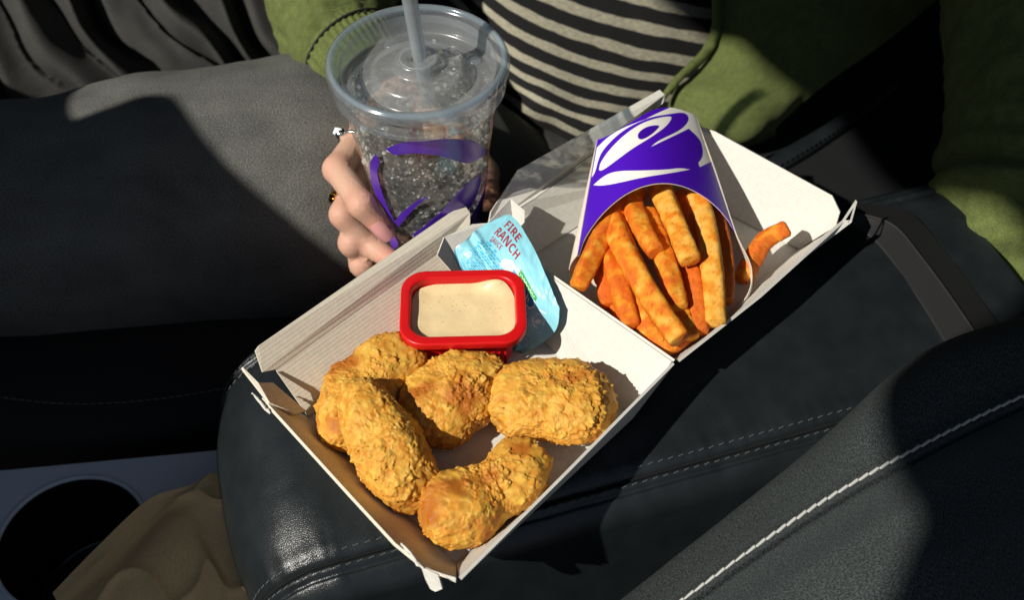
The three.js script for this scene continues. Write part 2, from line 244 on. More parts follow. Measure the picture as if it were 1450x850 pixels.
{ // front console panel with the cup holder
  const y = -0.105, c = P(103, 768, y), r = 0.0475; const t = thing('console_panel', 'grey blue plastic console panel with a round dark cup holder', 'console', null, V(c.x, y, c.z));
  const far = P(0, 668, y), far2 = P(300, 640, y); const d = far2.clone().sub(far).normalize(); const a = far.clone().addScaledVector(d, -0.25), b = far.clone().addScaledVector(d, 0.26);
  const sh = new THREE.Shape(); const q = p => [p.x - c.x, -(p.z - c.z)];
  sh.moveTo(...q(a)); sh.lineTo(...q(b)); sh.lineTo(b.x - c.x, -0.2); sh.lineTo(a.x - c.x, -0.2); sh.closePath();
  const ho = new THREE.Path(); ho.absarc(0, 0, r, 0, Math.PI * 2, true); sh.holes.push(ho);
  mesh('panel_top', new THREE.ExtrudeGeometry(sh, { depth: 0.012, bevelEnabled: true, bevelSize: 0.0012, bevelThickness: 0.0012, bevelSegments: 2, curveSegments: 64 }).rotateX(-Math.PI / 2).translate(0, -0.013, 0), M.plasticGrey, t);
  mesh('holder_ring', new THREE.TorusGeometry(r - 0.0008, 0.0016, 10, 80).rotateX(Math.PI / 2).translate(0, 0.0008, 0), M.plasticGrey, t);
  mesh('holder_well', new THREE.LatheGeometry([[0, -0.075], [r - 0.008, -0.075], [r - 0.004, -0.072], [r - 0.0015, -0.012], [r - 0.0015, 0], [r + 0.0004, 0], [r + 0.0004, -0.08], [0, -0.08]].map(p => new THREE.Vector2(...p)), 64), M.hole, t);
}
// ------------------------------------------------------------------ seats
const cushionNoise = (u, v, p) => 0.002 * fbm(p.x * 14, p.y * 14, p.z * 14, 3);
function stitchesOn(curve, n, len, rad, mat, parent, lift, tilt = 0) {
  const g = new THREE.CapsuleGeometry(rad, len, 3, 6).rotateZ(Math.PI / 2);
  for (let i = 0; i < n; i++) { const u = (i + 0.5) / n, p = curve.getPointAt(u), tg = curve.getTangentAt(u); const m = mesh('stitch', g, mat, parent); const z = tg.clone().cross(lift).normalize(), nn = z.clone().cross(tg); m.matrix.makeBasis(tg, nn, z).setPosition(p); m.matrix.decompose(m.position, m.quaternion, m.scale); m.rotateY(tilt); }
}
{ // bolster in the lower right corner
  const t = thing('driver_seat', 'dark grey textured car seat bolster with white stitching, lower right', 'car seat');
  const rows = [
    [U(860, 930, 0.68), U(1120, 700, 0.69), U(1300, 545, 0.70), U(1480, 490, 0.71)],
    [U(840, 880, 0.60), U(1128, 652, 0.62), U(1305, 500, 0.635), U(1480, 438, 0.65)],
    [U(860, 890, 0.575), U(1148, 672, 0.595), U(1318, 515, 0.61), U(1490, 458, 0.625)],
    [U(925, 882, 0.56), U(1156, 717, 0.576), U(1354, 606, 0.592), U(1500, 538, 0.606)],
    [U(955, 895, 0.553), U(1185, 742, 0.569), U(1376, 632, 0.583), U(1510, 570, 0.597)],
    [U(985, 915, 0.5505), U(1212, 762, 0.567), U(1395, 660, 0.579), U(1515, 606, 0.592)],
    [U(1040, 960, 0.545), U(1310, 800, 0.555), U(1430, 745, 0.565), U(1530, 720, 0.575)],
    [U(1150, 1080, 0.54), U(1400, 960, 0.545), U(1500, 920, 0.55), U(1580, 900, 0.555)]];
  const f = grid(rows);
  const seamAt = 3.0 / 7;
  mesh('seat_cover', patch(rows, 160, 240, 0.004, 0.42, 0.3, (u, v, p) => cushionNoise(u, v, p) * 0.6 - 0.0040 * Math.exp(-Math.pow((v - seamAt - 0.050) / 0.010, 2)) + 0.0012 * Math.exp(-Math.pow((v - seamAt - 0.02) / 0.02, 2)) - 0.0006 * Math.exp(-Math.pow((v - seamAt) / 0.005, 2)) + 0.001 * Math.exp(-Math.pow((v - seamAt + 0.01) / 0.014, 2))), M.seatFabric, t);
  const seam = []; for (let i = 0; i <= 40; i++) { const u = i / 40, p = f(u, seamAt), n = f(u, seamAt + .01).sub(f(u, seamAt - .01)).cross(f(Math.min(1, u + .01), seamAt).sub(f(Math.max(0, u - .01), seamAt))).normalize(); seam.push(p.addScaledVector(n, 0.0009)); }
  stitchesOn(crv(seam), 40, 0.0050, 0.0009, M.threadPale, t, V(0, 1, 0.3), 0.12);
}
{ // cushion between the leg and the console, with a line of stitches
  const t = thing('passenger_cushion', 'black seat cushion edge with faint stitched seam below the leg', 'car seat');
  const rows = [
    [U(-60, 380, 0.83), U(150, 380, 0.84), U(330, 340, 0.86), U(560, 260, 0.90)],
    [U(-60, 510, 0.765), U(150, 510, 0.775), U(330, 480, 0.80), U(560, 400, 0.84)],
    [U(-60, 555, 0.75), U(120, 572, 0.76), U(330, 548, 0.78), U(560, 480, 0.82)],
    [U(-60, 620, 0.745), U(120, 625, 0.755), U(330, 600, 0.775), U(560, 540, 0.815)],
    [U(-60, 690, 0.80), U(120, 680, 0.81), U(330, 660, 0.82), U(560, 640, 0.85)]];
  mesh('cushion_cover', patch(rows, 80, 80, 0.004, 0.35, 0.2, cushionNoise), M.leatherDark, t);
  const f = grid(rows), sp = []; for (let i = 0; i <= 20; i++) sp.push(f(0.10 + 0.62 * i / 20, 0.5).add(V(0, 0.0016, 0.0012)));
  stitchesOn(crv(sp), 34, 0.003, 0.0005, M.thread, t, V(0, 1, 0.5));
}
{ // seat back behind the box, upper right
  const t = thing('leather_bolster', 'black leather seat side behind the box with a stitched seam strip', 'car seat');
  const rows = [
    [U(880, -60, 1.05), U(1100, -60, 1.06), U(1300, -60, 1.08), U(1550, -60, 1.12)],
    [U(880, 120, 0.99), U(1090, 150, 0.98), U(1300, 100, 0.99), U(1550, 100, 1.05)],
    [U(880, 260, 0.93), U(1090, 235, 0.90), U(1300, 180, 0.92), U(1550, 220, 0.98)],
    [U(880, 360, 0.89), U(1090, 340, 0.84), U(1300, 320, 0.86), U(1550, 350, 0.90)],
    [U(880, 520, 0.90), U(1090, 520, 0.86), U(1300, 520, 0.86), U(1550, 520, 0.88)]];
  mesh('seat_cover', patch(rows, 90, 90, 0.004, 0.4, 0.4, cushionNoise), M.leatherDark, t);
  const s0 = [U(1045, 238, 0.905), U(1085, 222, 0.902), U(1170, 175, 0.925), U(1260, 110, 0.955)];
  const s1 = [U(1060, 262, 0.885), U(1105, 240, 0.885), U(1190, 185, 0.91), U(1275, 118, 0.945)];
  mesh('seam_strip', patch([s0.map(p => p.clone().add(V(0, -0.01, 0))), s0, s0.map((p, i) => p.clone().lerp(s1[i], 0.5).add(V(0, 0.004, 0.004))), s1, s1.map(p => p.clone().add(V(0, -0.01, 0)))], 60, 24, 0.002, 0.15, 0.04), M.leather, t);
  const mid = crv(s0.map((p, i) => p.clone().lerp(s1[i], 0.75).add(V(0, 0.0045, 0.004))));
  stitchesOn(mid, 34, 0.0022, 0.0006, M.leatherDark, t, V(0, 1, 0.6), 0.3);
}
// ------------------------------------------------------------------ person
const person = thing('person', 'person in striped shirt, olive jacket and dark jeans holding the cup', 'person');
{ // jeans
  const j = sub('jeans', person);
  const fold = (an, t, p) => 0.004 * fbm(p.x * 9, p.y * 9, p.z * 9, 3) + 0.0012 * fbm(p.x * 40, p.y * 40, p.z * 25, 2);
  const g = loft([U(-220, 330, 0.80), U(60, 315, 0.82), U(260, 290, 0.845), U(450, 275, 0.875), U(570, 282, 0.92), U(680, 310, 0.97), U(780, 350, 1.02)], [0.082, 0.088, 0.098, 0.107, 0.108, 0.095, 0.07], 120, 120, fold);
  mesh('trouser_leg', g, M.denim, j);
  const folds = (u, v, p) => { const w = u * 10 + 1.1 * fbm(u * 4, v * 1.2, 1, 2) - v * 2.6; const ph = w - Math.floor(w); const amp = 0.055 * (0.55 + 0.45 * Math.sin(Math.floor(w) * 2.3)); return amp * (Math.pow(Math.sin(Math.pow(ph, 0.7) * Math.PI), 2.2) - 0.4) + 0.004 * fbm(u * 14, v * 4, 4, 2); };
  const rows = [
    [U(-80, -140, 1.10), U(100, -140, 1.10), U(280, -140, 1.10), U(430, -140, 1.10), U(560, -140, 1.1)],
    [U(-80, -30, 1.02), U(100, -40, 1.03), U(270, -40, 1.04), U(430, -40, 1.05), U(560, -40, 1.07)],
    [U(-60, 60, 1.00), U(120, 50, 1.01), U(290, 45, 1.02), U(430, 40, 1.03), U(560, 40, 1.05)],
    [U(-60, 150, 1.02), U(150, 130, 1.02), U(320, 110, 1.03), U(440, 105, 1.04), U(560, 110, 1.06)],
    [U(-60, 260, 1.08), U(150, 240, 1.08), U(320, 220, 1.08), U(440, 210, 1.08), U(560, 200, 1.08)]];
  const m = mesh('trouser_leg', patch(rows, 240, 80, 0.004, 0.45, 0.25, folds), M.denimBlack, j); m.userData.label = 'black gathered trouser fabric with deep folds';
}
{ // striped shirt
  const rows = [
    [U(560, -260, 1.03), U(780, -150, 0.985), U(960, -60, 1.0), U(1060, -40, 1.04)],
    [U(590, -160, 1.02), U(760, -40, 0.965), U(920, 12, 0.975), U(1050, 35, 1.02)],
    [U(610, -85, 1.0), U(740, 26, 0.94), U(880, 78, 0.945), U(1040, 105, 1.0)],
    [U(630, -5, 0.985), U(740, 88, 0.92), U(860, 132, 0.925), U(1020, 150, 0.98)],
    [U(650, 70, 0.975), U(750, 140, 0.91), U(850, 180, 0.915), U(1000, 190, 0.97)],
    [U(660, 130, 0.99), U(760, 190, 0.94), U(850, 225, 0.94), U(980, 230, 0.98)]];
  const g = patch(rows, 90, 90, 0.003, 1, 2.5, (u, v, p) => 0.0025 * fbm(p.x * 18, p.y * 12, p.z * 12, 3) + 0.0015 * Math.sin(u * 22 + v * 8 + 3 * fbm(u * 3, v * 3, 2, 2)) * sm(0.4, 1, v));
  mesh('shirt', g, M.shirt, person);
  // dark waist below the shirt
  const w = [
    [U(640, 110, 0.985), U(760, 165, 0.945), U(860, 205, 0.945), U(1010, 200, 0.985)],
    [U(640, 170, 0.93), U(760, 210, 0.91), U(860, 240, 0.91), U(1010, 230, 0.95)],
    [U(640, 260, 0.92), U(760, 290, 0.90), U(860, 300, 0.90), U(1010, 300, 0.93)]];
  mesh('trouser_waist', patch(w, 60, 50, 0.004, 0.2, 0.12, (u, v, p) => 0.006 * fbm(p.x * 25, p.y * 25, p.z * 25, 3)), M.denimBlack, person);
}
{ // jacket
  const j = sub('jacket', person);
  const fold = (a, f) => (an, t, p) => a * fbm(p.x * f, p.y * f, p.z * f, 3) + a * 0.25 * fbm(p.x * f * 4, p.y * f * 4, p.z * f * 4, 2);
  // sleeve that ends in the gathered cuff behind the cup
  mesh('sleeve', loft([U(560, -190, 0.96), U(500, -90, 0.92), U(468, -5, 0.87), U(476, 52, 0.845), U(500, 78, 0.83)], [0.06, 0.056, 0.0475, 0.043, 0.034], 90, 90, fold(0.011, 24)), M.jacket, j);
  mesh('cuff', loft([U(484, 58, 0.838), U(505, 85, 0.828), U(530, 115, 0.818)], [0.0355, 0.0375, 0.034], 160, 16, (an, t) => 0.0009 * Math.sin(an * 40 + 2 * Math.sin(an * 3)) * Math.sin(t * Math.PI) - (Math.abs(t - 0.12) < 0.07 ? 0.003 : 0)), M.jacket, j);
  { const a = U(499, 74, 0.832), b = U(536, 118, 0.818), d = b.clone().sub(a).normalize(); const g = new THREE.TorusGeometry(0.0384, 0.0010, 8, 90); g.applyQuaternion(new THREE.Quaternion().setFromUnitVectors(V(0, 0, 1), d)); g.translate(a.x, a.y, a.z); mesh('cuff_seam', g, M.black, j); }
  // front panel hanging open over the lap
  const rows = [
    [U(1005, -80, 0.98), U(1090, -80, 0.955), U(1230, -80, 0.96), U(1420, -90, 1.0)],
    [U(1012, 20, 0.95), U(1090, 20, 0.915), U(1200, 15, 0.92), U(1330, -5, 0.955)],
    [U(1000, 85, 0.925), U(1060, 90, 0.89), U(1150, 85, 0.895), U(1250, 62, 0.92)],
    [U(958, 128, 0.91), U(1020, 145, 0.875), U(1090, 150, 0.875), U(1150, 135, 0.895)],
    [U(948, 152, 0.915), U(1000, 188, 0.885), U(1055, 196, 0.882), U(1100, 182, 0.90)],
    [U(955, 165, 0.95), U(1000, 200, 0.93), U(1055, 205, 0.93), U(1100, 190, 0.93)]];
  mesh('front_panel', patch(rows, 90, 90, 0.003, 0.2, 0.25, (u, v, p) => 0.006 * fbm(p.x * 16, p.y * 16, p.z * 16, 3)), M.jacket, j);
  mesh('hem', loft([U(936, 142, 0.895), U(960, 112, 0.90), U(992, 82, 0.915), U(1012, 50, 0.93), U(1014, -20, 0.955)], [0.002, 0.0035, 0.0042, 0.004, 0.004], 24, 60, fold(0.002, 60)), M.jacket, j);
  // the other sleeve, bent, at the right edge
  mesh('sleeve', loft([U(1440, -190, 0.86), U(1446, -40, 0.83), U(1450, 120, 0.80), U(1442, 230, 0.785), U(1442, 315, 0.775), U(1478, 395, 0.77), U(1545, 480, 0.77)], [0.058, 0.058, 0.050, 0.053, 0.053, 0.050, 0.045], 110, 170, (an, t, p) => fold(0.009, 17)(an, t, p) + 0.006 * Math.sin(t * 62 + 2.5 * Math.sin(an) + 2 * fbm(p.x * 8, p.y * 8, p.z * 8, 2)) * sm(0.42, 0.62, t)), M.jacket, j);
}
// ------------------------------------------------------------------ cup
const CS = 1.05, CUPTOP = P(591, 82, 0.1306), CX = CUPTOP.x, CZ = CUPTOP.z;   // CS: size of this cup against the nominal one
const CUPH = 0.128, CUPY = CUPTOP.y - CS * (CUPH + 0.005);        // height of the nominal wall, y of the base
const wallR = h => mix(0.031, 0.0452, Math.min(1, h / CUPH)), cupR = y => CS * wallR((y - CUPY) / CS);
{ // body: hand, wrist and forearm as one surface
  const UH = (x, y, d) => U(x, y, d * 1.05);
  const J = {
    el: UH(505, -60, 0.91), wr: UH(566, 158, 0.80), ix: UH(528, 172, 0.722), mi: UH(520, 226, 0.72), ri: UH(520, 276, 0.722), li: UH(530, 322, 0.725), pm: UH(560, 190, 0.745), th: UH(625, 185, 0.75) };
  const bones = [];
  const cap = (a, b, ra, rb) => bones.push([a, b, ra, rb]);
  cap(J.el, J.wr, 0.034, 0.023); cap(J.wr, J.ix, 0.021, 0.0125); cap(J.wr, J.mi, 0.021, 0.0125); cap(J.wr, J.ri, 0.020, 0.0115); cap(J.wr, J.li, 0.019, 0.0105); cap(J.wr, J.th, 0.019, 0.013);
  const hug = (px, py, gap) => { const r = rayOf(px, py); let best = null, bd = 9; for (let d = 0.5; d < 0.86; d += 0.0005) { const q = camera.position.clone().addScaledVector(r, d), e = Math.hypot(q.x - CX, q.z - CZ) - cupR(q.y) - gap; if (e <= 0) return q; if (e < bd) { bd = e; best = q; } } return best; };
  const fingers = [
    [J.ix, UH(478, 240, 0.684), hug(512, 290, 0.0105), hug(540, 322, 0.0080), 0.0100, 0.0088, 0.0080, 0.0064],
    [J.mi, UH(487, 304, 0.694), hug(522, 346, 0.0105), hug(562, 374, 0.0080), 0.0098, 0.0088, 0.0080, 0.0064],
    [J.ri, UH(499, 344, 0.702), hug(526, 380, 0.0095), hug(562, 405, 0.0075), 0.0096, 0.0086, 0.0078, 0.0062],
    [J.li, UH(514, 374, 0.711), hug(538, 402, 0.0085), hug(568, 424, 0.007), 0.0095, 0.0085, 0.0078, 0.0065],
    [J.th, UH(655, 205, 0.748), UH(684, 246, 0.730), UH(690, 282, 0.712), 0.0135, 0.012, 0.0105, 0.0085]];
  const chains = fingers.map(f => [[f[0], f[1], f[4], f[5]], [f[1], f[2], f[5], f[6]], [f[2], f[3], f[6], f[7]]]);
  const cone = (p, [a, b, ra, rb]) => { const ab = b.clone().sub(a), t = Math.min(1, Math.max(0, p.clone().sub(a).dot(ab) / ab.lengthSq())); return p.distanceTo(ab.multiplyScalar(t).add(a)) - mix(ra, rb, t); };
  const smin = (a, b, k) => { const h = Math.max(0, k - Math.abs(a - b)) / k; return Math.min(a, b) - h * h * k / 4; };
  const field = p => { let d = 1; for (const b of bones) d = smin(d, cone(p, b), 0.014); let f = 1; for (const c of chains) { let e = 1; for (const b of c) e = smin(e, cone(p, b), 0.004); f = smin(f, e, 0.0018); } return smin(d, f, 0.008); };
  const grids = [];
  const run = (c, half, n, fn) => {
    const mc = new MarchingCubes(n, M.skin, false, false, 260000); mc.isolation = 0; const hs = n / 2;
    for (let z = 0; z < n; z++) for (let y = 0; y < n; y++) for (let x = 0; x < n; x++) { const p = V((x - hs) / hs * half + c.x, (y - hs) / hs * half + c.y, (z - hs) / hs * half + c.z); mc.field[x + y * n + z * n * n] = -fn(p); }
    mc.update(); const k = mc.count, g = new THREE.BufferGeometry(); const pa = new Float32Array(k * 3);
    for (let i = 0; i < k; i++) { pa[i * 3] = mc.positionArray[i * 3] * half + c.x; pa[i * 3 + 1] = mc.positionArray[i * 3 + 1] * half + c.y; pa[i * 3 + 2] = mc.positionArray[i * 3 + 2] * half + c.z; }
    g.setAttribute('position', new THREE.BufferAttribute(pa, 3)); const m = mergeVertices(g, 1e-6); m.computeVertexNormals(); return m;
  };
  const ctr = UH(560, 215, 0.71);
  const g = run(ctr, 0.125, 104, field);
  g.setAttribute('uv', new THREE.Float32BufferAttribute(new Float32Array(g.attributes.position.count * 2).map((_, i) => g.attributes.position.array[Math.floor(i / 2) * 3 + (i % 2)]), 2));
  const tips = fingers.map(f => f[3]), kn = fingers.flatMap(f => [f[1], f[2]]);
  paint(g, (x, y, z) => { const p = V(x, y, z); let r = 0; for (const t of tips) r = Math.max(r, 1 - sm(0.005, 0.022, p.distanceTo(t))); for (const t of kn) r = Math.max(r, 0.55 * (1 - sm(0.004, 0.016, p.distanceTo(t)))); const n = 0.5 + 0.5 * fbm(x * 90, y * 90, z * 90, 3); return [mix(0.60, 0.60, r) + 0.04 * (n - 0.5), mix(0.365, 0.265, r) + 0.04 * (n - 0.5), mix(0.265, 0.185, r)]; });
  mesh('body', g, M.skin, person);
  // nails
  const nail = (f, toward, w, l) => {
    const tip = f[3], dir = f[3].clone().sub(f[2]).normalize(); const out = toward.clone().addScaledVector(dir, -toward.dot(dir)).normalize(), sd = dir.clone().cross(out);
    const r = f[7]; const g2 = sheet((u, v) => { const a = (u - 0.5) * 1.75, k = v < 0.25 ? Math.sqrt(1 - Math.pow(1 - v / 0.25, 2)) * 0.15 + 0.85 : v > 0.55 ? 0.30 + 0.70 * Math.sqrt(Math.max(0, 1 - Math.pow((v - 0.55) / 0.45, 2))) : 1; return tip.clone().addScaledVector(dir, -0.0065 + l * v).addScaledVector(out, (r + 0.0014) * Math.cos(a * k) - 0.0006 - 0.004 * Math.pow(Math.max(0, v - 0.3), 2)).addScaledVector(sd, -(r + 0.0006) * Math.sin(a * k) * w); }, 14, 18, 0.0006, 0.01, 0.01);
    mesh('fingernail', g2, M.nail, person);
  };
  const cam = camera.position.clone();
  nail(fingers[0], V(-0.25, 0.62, 0.75), 0.92, 0.0150);
  // rings
  const ringAt = (name, label, a, b, t, r, mat, tube) => { const p = a.clone().lerp(b, t), dir = b.clone().sub(a).normalize(); const o = thing(name, label, 'ring', null, p); o.quaternion.setFromUnitVectors(V(0, 0, 1), dir); mesh('band', new THREE.TorusGeometry(r, tube, 10, 48), mat, o); return [o, dir]; };
  const [r1, d1] = ringAt('silver_ring', 'silver ring with a pale faceted stone on the upper finger', fingers[0][0], fingers[0][1], 0.52, 0.0106, M.silver, 0.0013);
  const inv = r1.quaternion.clone().invert(); const outv = V(-0.75, 0.5, 0.35); outv.addScaledVector(d1, -outv.dot(d1)).normalize(); const lo = outv.clone().applyQuaternion(inv);
  const stg = new THREE.IcosahedronGeometry(0.0042, 0).scale(1, 1, 0.8).translate(lo.x * 0.0132, lo.y * 0.0132, 0); const set = mesh('setting', new THREE.SphereGeometry(0.0042, 12, 8).translate(lo.x * 0.0114, lo.y * 0.0114, 0), M.silver, r1); mesh('stone', stg, M.stone, set);
  const [r2, d2] = ringAt('gold_ring', 'gold ring with small raised squares on the finger below', fingers[1][0], fingers[1][1], 0.78, 0.0102, M.gold, 0.0013);
  for (let k = 0; k < 14; k++) { const a = k / 14 * Math.PI * 2; mesh('raised_square', new THREE.BoxGeometry(0.0028, 0.0034, 0.0034).translate(0.0118, 0, 0).rotateZ(a), M.gold, r2); }
}
{ // drink cup
  const t = thing('drink_cup', 'clear plastic drink cup with purple print, lid and straw', 'drink cup', null, V(CX, CUPY, CZ));
  const clear = phy({ color: L(0.93, 0.95, 0.96), roughness: 0.06, transmission: 1, thickness: 0, ior: 1.45, specularIntensity: 0.9 });
  const lidM = phy({ color: L(0.85, 0.89, 0.92), roughness: 0.16, transmission: 0.93, thickness: 0, ior: 1.5, specularIntensity: 1 });
  const lidTop = phy({ color: L(0.80, 0.83, 0.85), roughness: 0.24, transmission: 0.86, thickness: 0, ior: 1.5 });
  const frost = phy({ color: L(0.78, 0.82, 0.84), roughness: 0.3, transmission: 0.82, thickness: 0, ior: 1.5 });
  const lathe = (pts, n = 96) => new THREE.LatheGeometry(pts.map(p => new THREE.Vector2(...p)), n);
  t.scale.setScalar(CS); const R = wallR;
  mesh('cup_wall', lathe([[0.0, 0.004], [0.024, 0.004], [0.0285, 0.001], [0.0308, 0.003], [R(0.01), 0.01], [R(0.06), 0.06], [R(0.118), 0.118], [R(0.124) + 0.0004, 0.124], [R(CUPH) + 0.001, CUPH]]), clear, t);
  // print, wrapped round the wall a hair outside it
  const CUP_PRINT = [
    [[-23.6,0.1025],[-16.6,0.1067],[-10.2,0.1099],[1.2,0.1125],[12.3,0.1123],[23.8,0.1101],[33.6,0.1063],[45.6,0.0991],[59.0,0.0871],[65.5,0.0784],[54.0,0.0809],[46.3,0.0824],[39.6,0.0846],[32.8,0.0888],[25.1,0.0938],[18.2,0.0978],[11.7,0.1006],[-0.9,0.1026],[-10.2,0.1012],[-17.2,0.0993],[-20.4,0.1009]],
    [[-34.0,0.0946],[-41.3,0.086],[-45.8,0.0781],[-48.4,0.0709],[-49.9,0.0612],[-48.6,0.0512],[-40.8,0.0432],[-40.4,0.0362],[-41.3,0.0292],[-46.5,0.0201],[-50.0,0.0142],[-45.9,0.012],[-41.3,0.0063],[-32.2,0.0143],[-33.2,0.0208],[-31.9,0.0281],[-27.0,0.0331],[-20.6,0.0399],[-11.9,0.0498],[-2.8,0.0587],[5.6,0.0652],[0.7,0.0638],[-7.4,0.059],[-15.6,0.0524],[-23.0,0.0458],[-29.3,0.038],[-33.0,0.0441],[-36.0,0.054],[-37.9,0.064],[-38.0,0.0714],[-36.8,0.0794],[-32.4,0.0877],[-32.6,0.0919]],
    [[59.8,0.0657],[49.1,0.0668],[39.1,0.065],[28.6,0.0591],[18.6,0.0518],[8.5,0.0446],[-2.1,0.0367],[-11.9,0.0291],[-3.5,0.0256],[25.3,0.0319],[41.0,0.0391],[52.1,0.0447],[58.0,0.0507],[61.0,0.058]],
    [[77.1,0.0621],[79.3,0.0485],[71.1,0.043],[59.1,0.0378],[47.7,0.0303],[57.8,0.0209],[85.6,0.0098],[85.2,0.0196],[85.2,0.0303],[85.5,0.0448]]];
  const shapes = CUP_PRINT.map(s => s);
  const purple = phy({ color: L(0.085, 0.022, 0.40), roughness: 0.3, clearcoat: 0.4, clearcoatRoughness: 0.2, side: THREE.DoubleSide });
  const pg = [];
  for (const s of shapes) {                                         // each shape: [angle in degrees, height in metres] outline -> curved film
    const c = new THREE.SplineCurve(s.concat([s[0]]).map(p => new THREE.Vector2(p[0] * Math.PI / 180 * 0.037, p[1]))); const o = c.getPoints(s.length * 6); o.pop();
    const sh = new THREE.Shape(o); const g = new THREE.ExtrudeGeometry(sh, { depth: 0.0002, bevelEnabled: false, steps: 1 });
    let gg = g; const pos = []; const p = (gg.index ? gg.toNonIndexed() : gg).attributes.position;
    const split = (a, b, c2, d) => { const l = Math.max(Math.abs(a[0] - b[0]), Math.abs(b[0] - c2[0]), Math.abs(c2[0] - a[0])); if (l < 0.003 || d > 6) { pos.push(...a, ...b, ...c2); return; } const m = (q, r) => [(q[0] + r[0]) / 2, (q[1] + r[1]) / 2, (q[2] + r[2]) / 2]; const ab = m(a, b), bc = m(b, c2), ca = m(c2, a); split(a, ab, ca, d + 1); split(ab, b, bc, d + 1); split(ca, bc, c2, d + 1); split(ab, bc, ca, d + 1); };
    for (let i = 0; i < p.count; i += 3) { const q = k => [p.getX(i + k), p.getY(i + k), p.getZ(i + k)]; split(q(0), q(1), q(2), 0); }
    for (let i = 0; i < pos.length; i += 3) { const a = pos[i] / 0.037, y = pos[i + 1], r = R(y) + 0.0003 + pos[i + 2]; pos[i] = r * Math.sin(a); pos[i + 2] = r * Math.cos(a); }
    const o2 = new THREE.BufferGeometry(); o2.setAttribute('position', new THREE.Float32BufferAttribute(pos, 3)); o2.computeVertexNormals(); pg.push(o2);
  }
  mesh('print', mergeGeometries(pg), purple, t);
  // crushed ice and drink
  const ice = phy({ color: L(0.90, 0.89, 0.86), roughness: 0.05, transmission: 0.62, thickness: 0, ior: 1.31 });
  const ig = new THREE.IcosahedronGeometry(1, 0); const N = 1100; const im = new THREE.InstancedMesh(ig, ice, N); const m4 = new THREE.Matrix4(), q4 = new THREE.Quaternion(), e4 = new THREE.Euler();
  for (let i = 0; i < N; i++) { const y = 0.008 + 0.105 * rnd(), r = (R(y) - 0.0018) * Math.sqrt(mix(0.86, 1, rnd())), a = rnd() * 6.283, s = mix(0.0005, 0.0022, Math.pow(rnd(), 3.2)); e4.set(rnd() * 6, rnd() * 6, rnd() * 6); m4.compose(V(r * Math.sin(a), y, r * Math.cos(a)), q4.setFromEuler(e4), V(s, s * rr(0.5, 1), s * rr(0.6, 1.2))); im.setMatrixAt(i, m4); }
  im.name = 'crushed_ice'; im.userData.kind = 'stuff'; t.add(im);
  const drink = phy({ vertexColors: true, roughness: 0.12, transmission: 0.85, thickness: 0, ior: 1.33, clearcoat: 0.5, clearcoatRoughness: 0.05 });
  const dpts = [[0, 0.007], [0.02, 0.007]]; for (let k = 0; k <= 110; k++) dpts.push([R(0.008 + 0.104 * k / 110) - 0.0014, 0.008 + 0.104 * k / 110]); for (let k = 0; k <= 24; k++) dpts.push([0.0385 * (1 - k / 24), 0.1127 + 0.004 * Math.sqrt(k / 24)]);
  const dg = lathe(dpts, 260); { const p = dg.attributes.position; for (let i = 0; i < p.count; i++) { const x = p.getX(i), y = p.getY(i), z = p.getZ(i); const w = worley(x * 330, y * 330, z * 330); const k = 1 - 0.03 * Math.min(1, w[0]) - 0.012 * w[1]; if (y > 0.1125) { p.setXYZ(i, x, y + 0.0012 * fbm(x * 150, y, z * 150, 3), z); continue; } p.setXYZ(i, x * Math.min(1, k), y, z * Math.min(1, k)); } dg.computeVertexNormals();
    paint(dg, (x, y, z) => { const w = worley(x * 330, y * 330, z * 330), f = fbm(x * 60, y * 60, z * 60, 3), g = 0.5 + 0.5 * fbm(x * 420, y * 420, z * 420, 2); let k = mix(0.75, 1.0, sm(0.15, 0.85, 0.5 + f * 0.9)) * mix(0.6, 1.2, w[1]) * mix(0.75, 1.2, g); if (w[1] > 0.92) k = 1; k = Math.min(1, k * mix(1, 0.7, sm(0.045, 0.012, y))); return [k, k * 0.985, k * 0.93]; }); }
  mesh('drink', dg, drink, t);
  // lid: rolled rim, sunken wall, raised centre
  const lid = sub('lid', t); lid.position.y = CUPH;
  const rl = R(CUPH);
  mesh('lid_rim', lathe([[rl - 0.0010, -0.0125], [rl + 0.0018, -0.0135], [rl + 0.0030, -0.0120], [rl + 0.0032, -0.003], [rl + 0.0048, -0.001], [rl + 0.0052, 0.002], [rl + 0.0042, 0.0048], [rl + 0.0016, 0.0056], [rl - 0.001, 0.0046], [rl - 0.0022, 0.002], [rl - 0.0024, -0.003]], 128), lidM, lid);
  mesh('lid_bead', new THREE.TorusGeometry(rl + 0.0022, 0.0018, 12, 128).rotateX(Math.PI / 2).translate(0, 0.0040, 0), phy({ color: L(0.72, 0.80, 0.85), roughness: 0.15, transmission: 0.86, thickness: 0, ior: 1.5 }), lid);
  mesh('lid_top', lathe([[rl - 0.0022, 0.002], [rl - 0.0036, -0.008], [rl - 0.0062, -0.0095], [0.030, -0.0092], [0.0285, -0.0088], [0.0265, -0.003], [0.0245, -0.0012], [0.0225, -0.001], [0.0215, -0.0012], [0.0150, 0.000], [0.0135, 0.0006], [0.012, 0.0048], [0.0105, 0.0058], [0.006, 0.0056], [0.0036, 0.004]], 128), lidTop, lid);
  mesh('straw_slot', new THREE.TorusGeometry(0.0095, 0.0006, 8, 48).rotateX(Math.PI / 2).translate(0, 0.005, 0), frost, lid);
  for (let k = 0; k < 4; k++) { const a = k * Math.PI / 2 + 0.5; mesh('lid_button', new THREE.SphereGeometry(0.0052, 20, 10, 0, 6.283, 0, Math.PI / 2).scale(1, 0.45, 0.8).rotateY(a).translate(0.034 * Math.sin(a), -0.0092, 0.034 * Math.cos(a)), lidM, lid); }
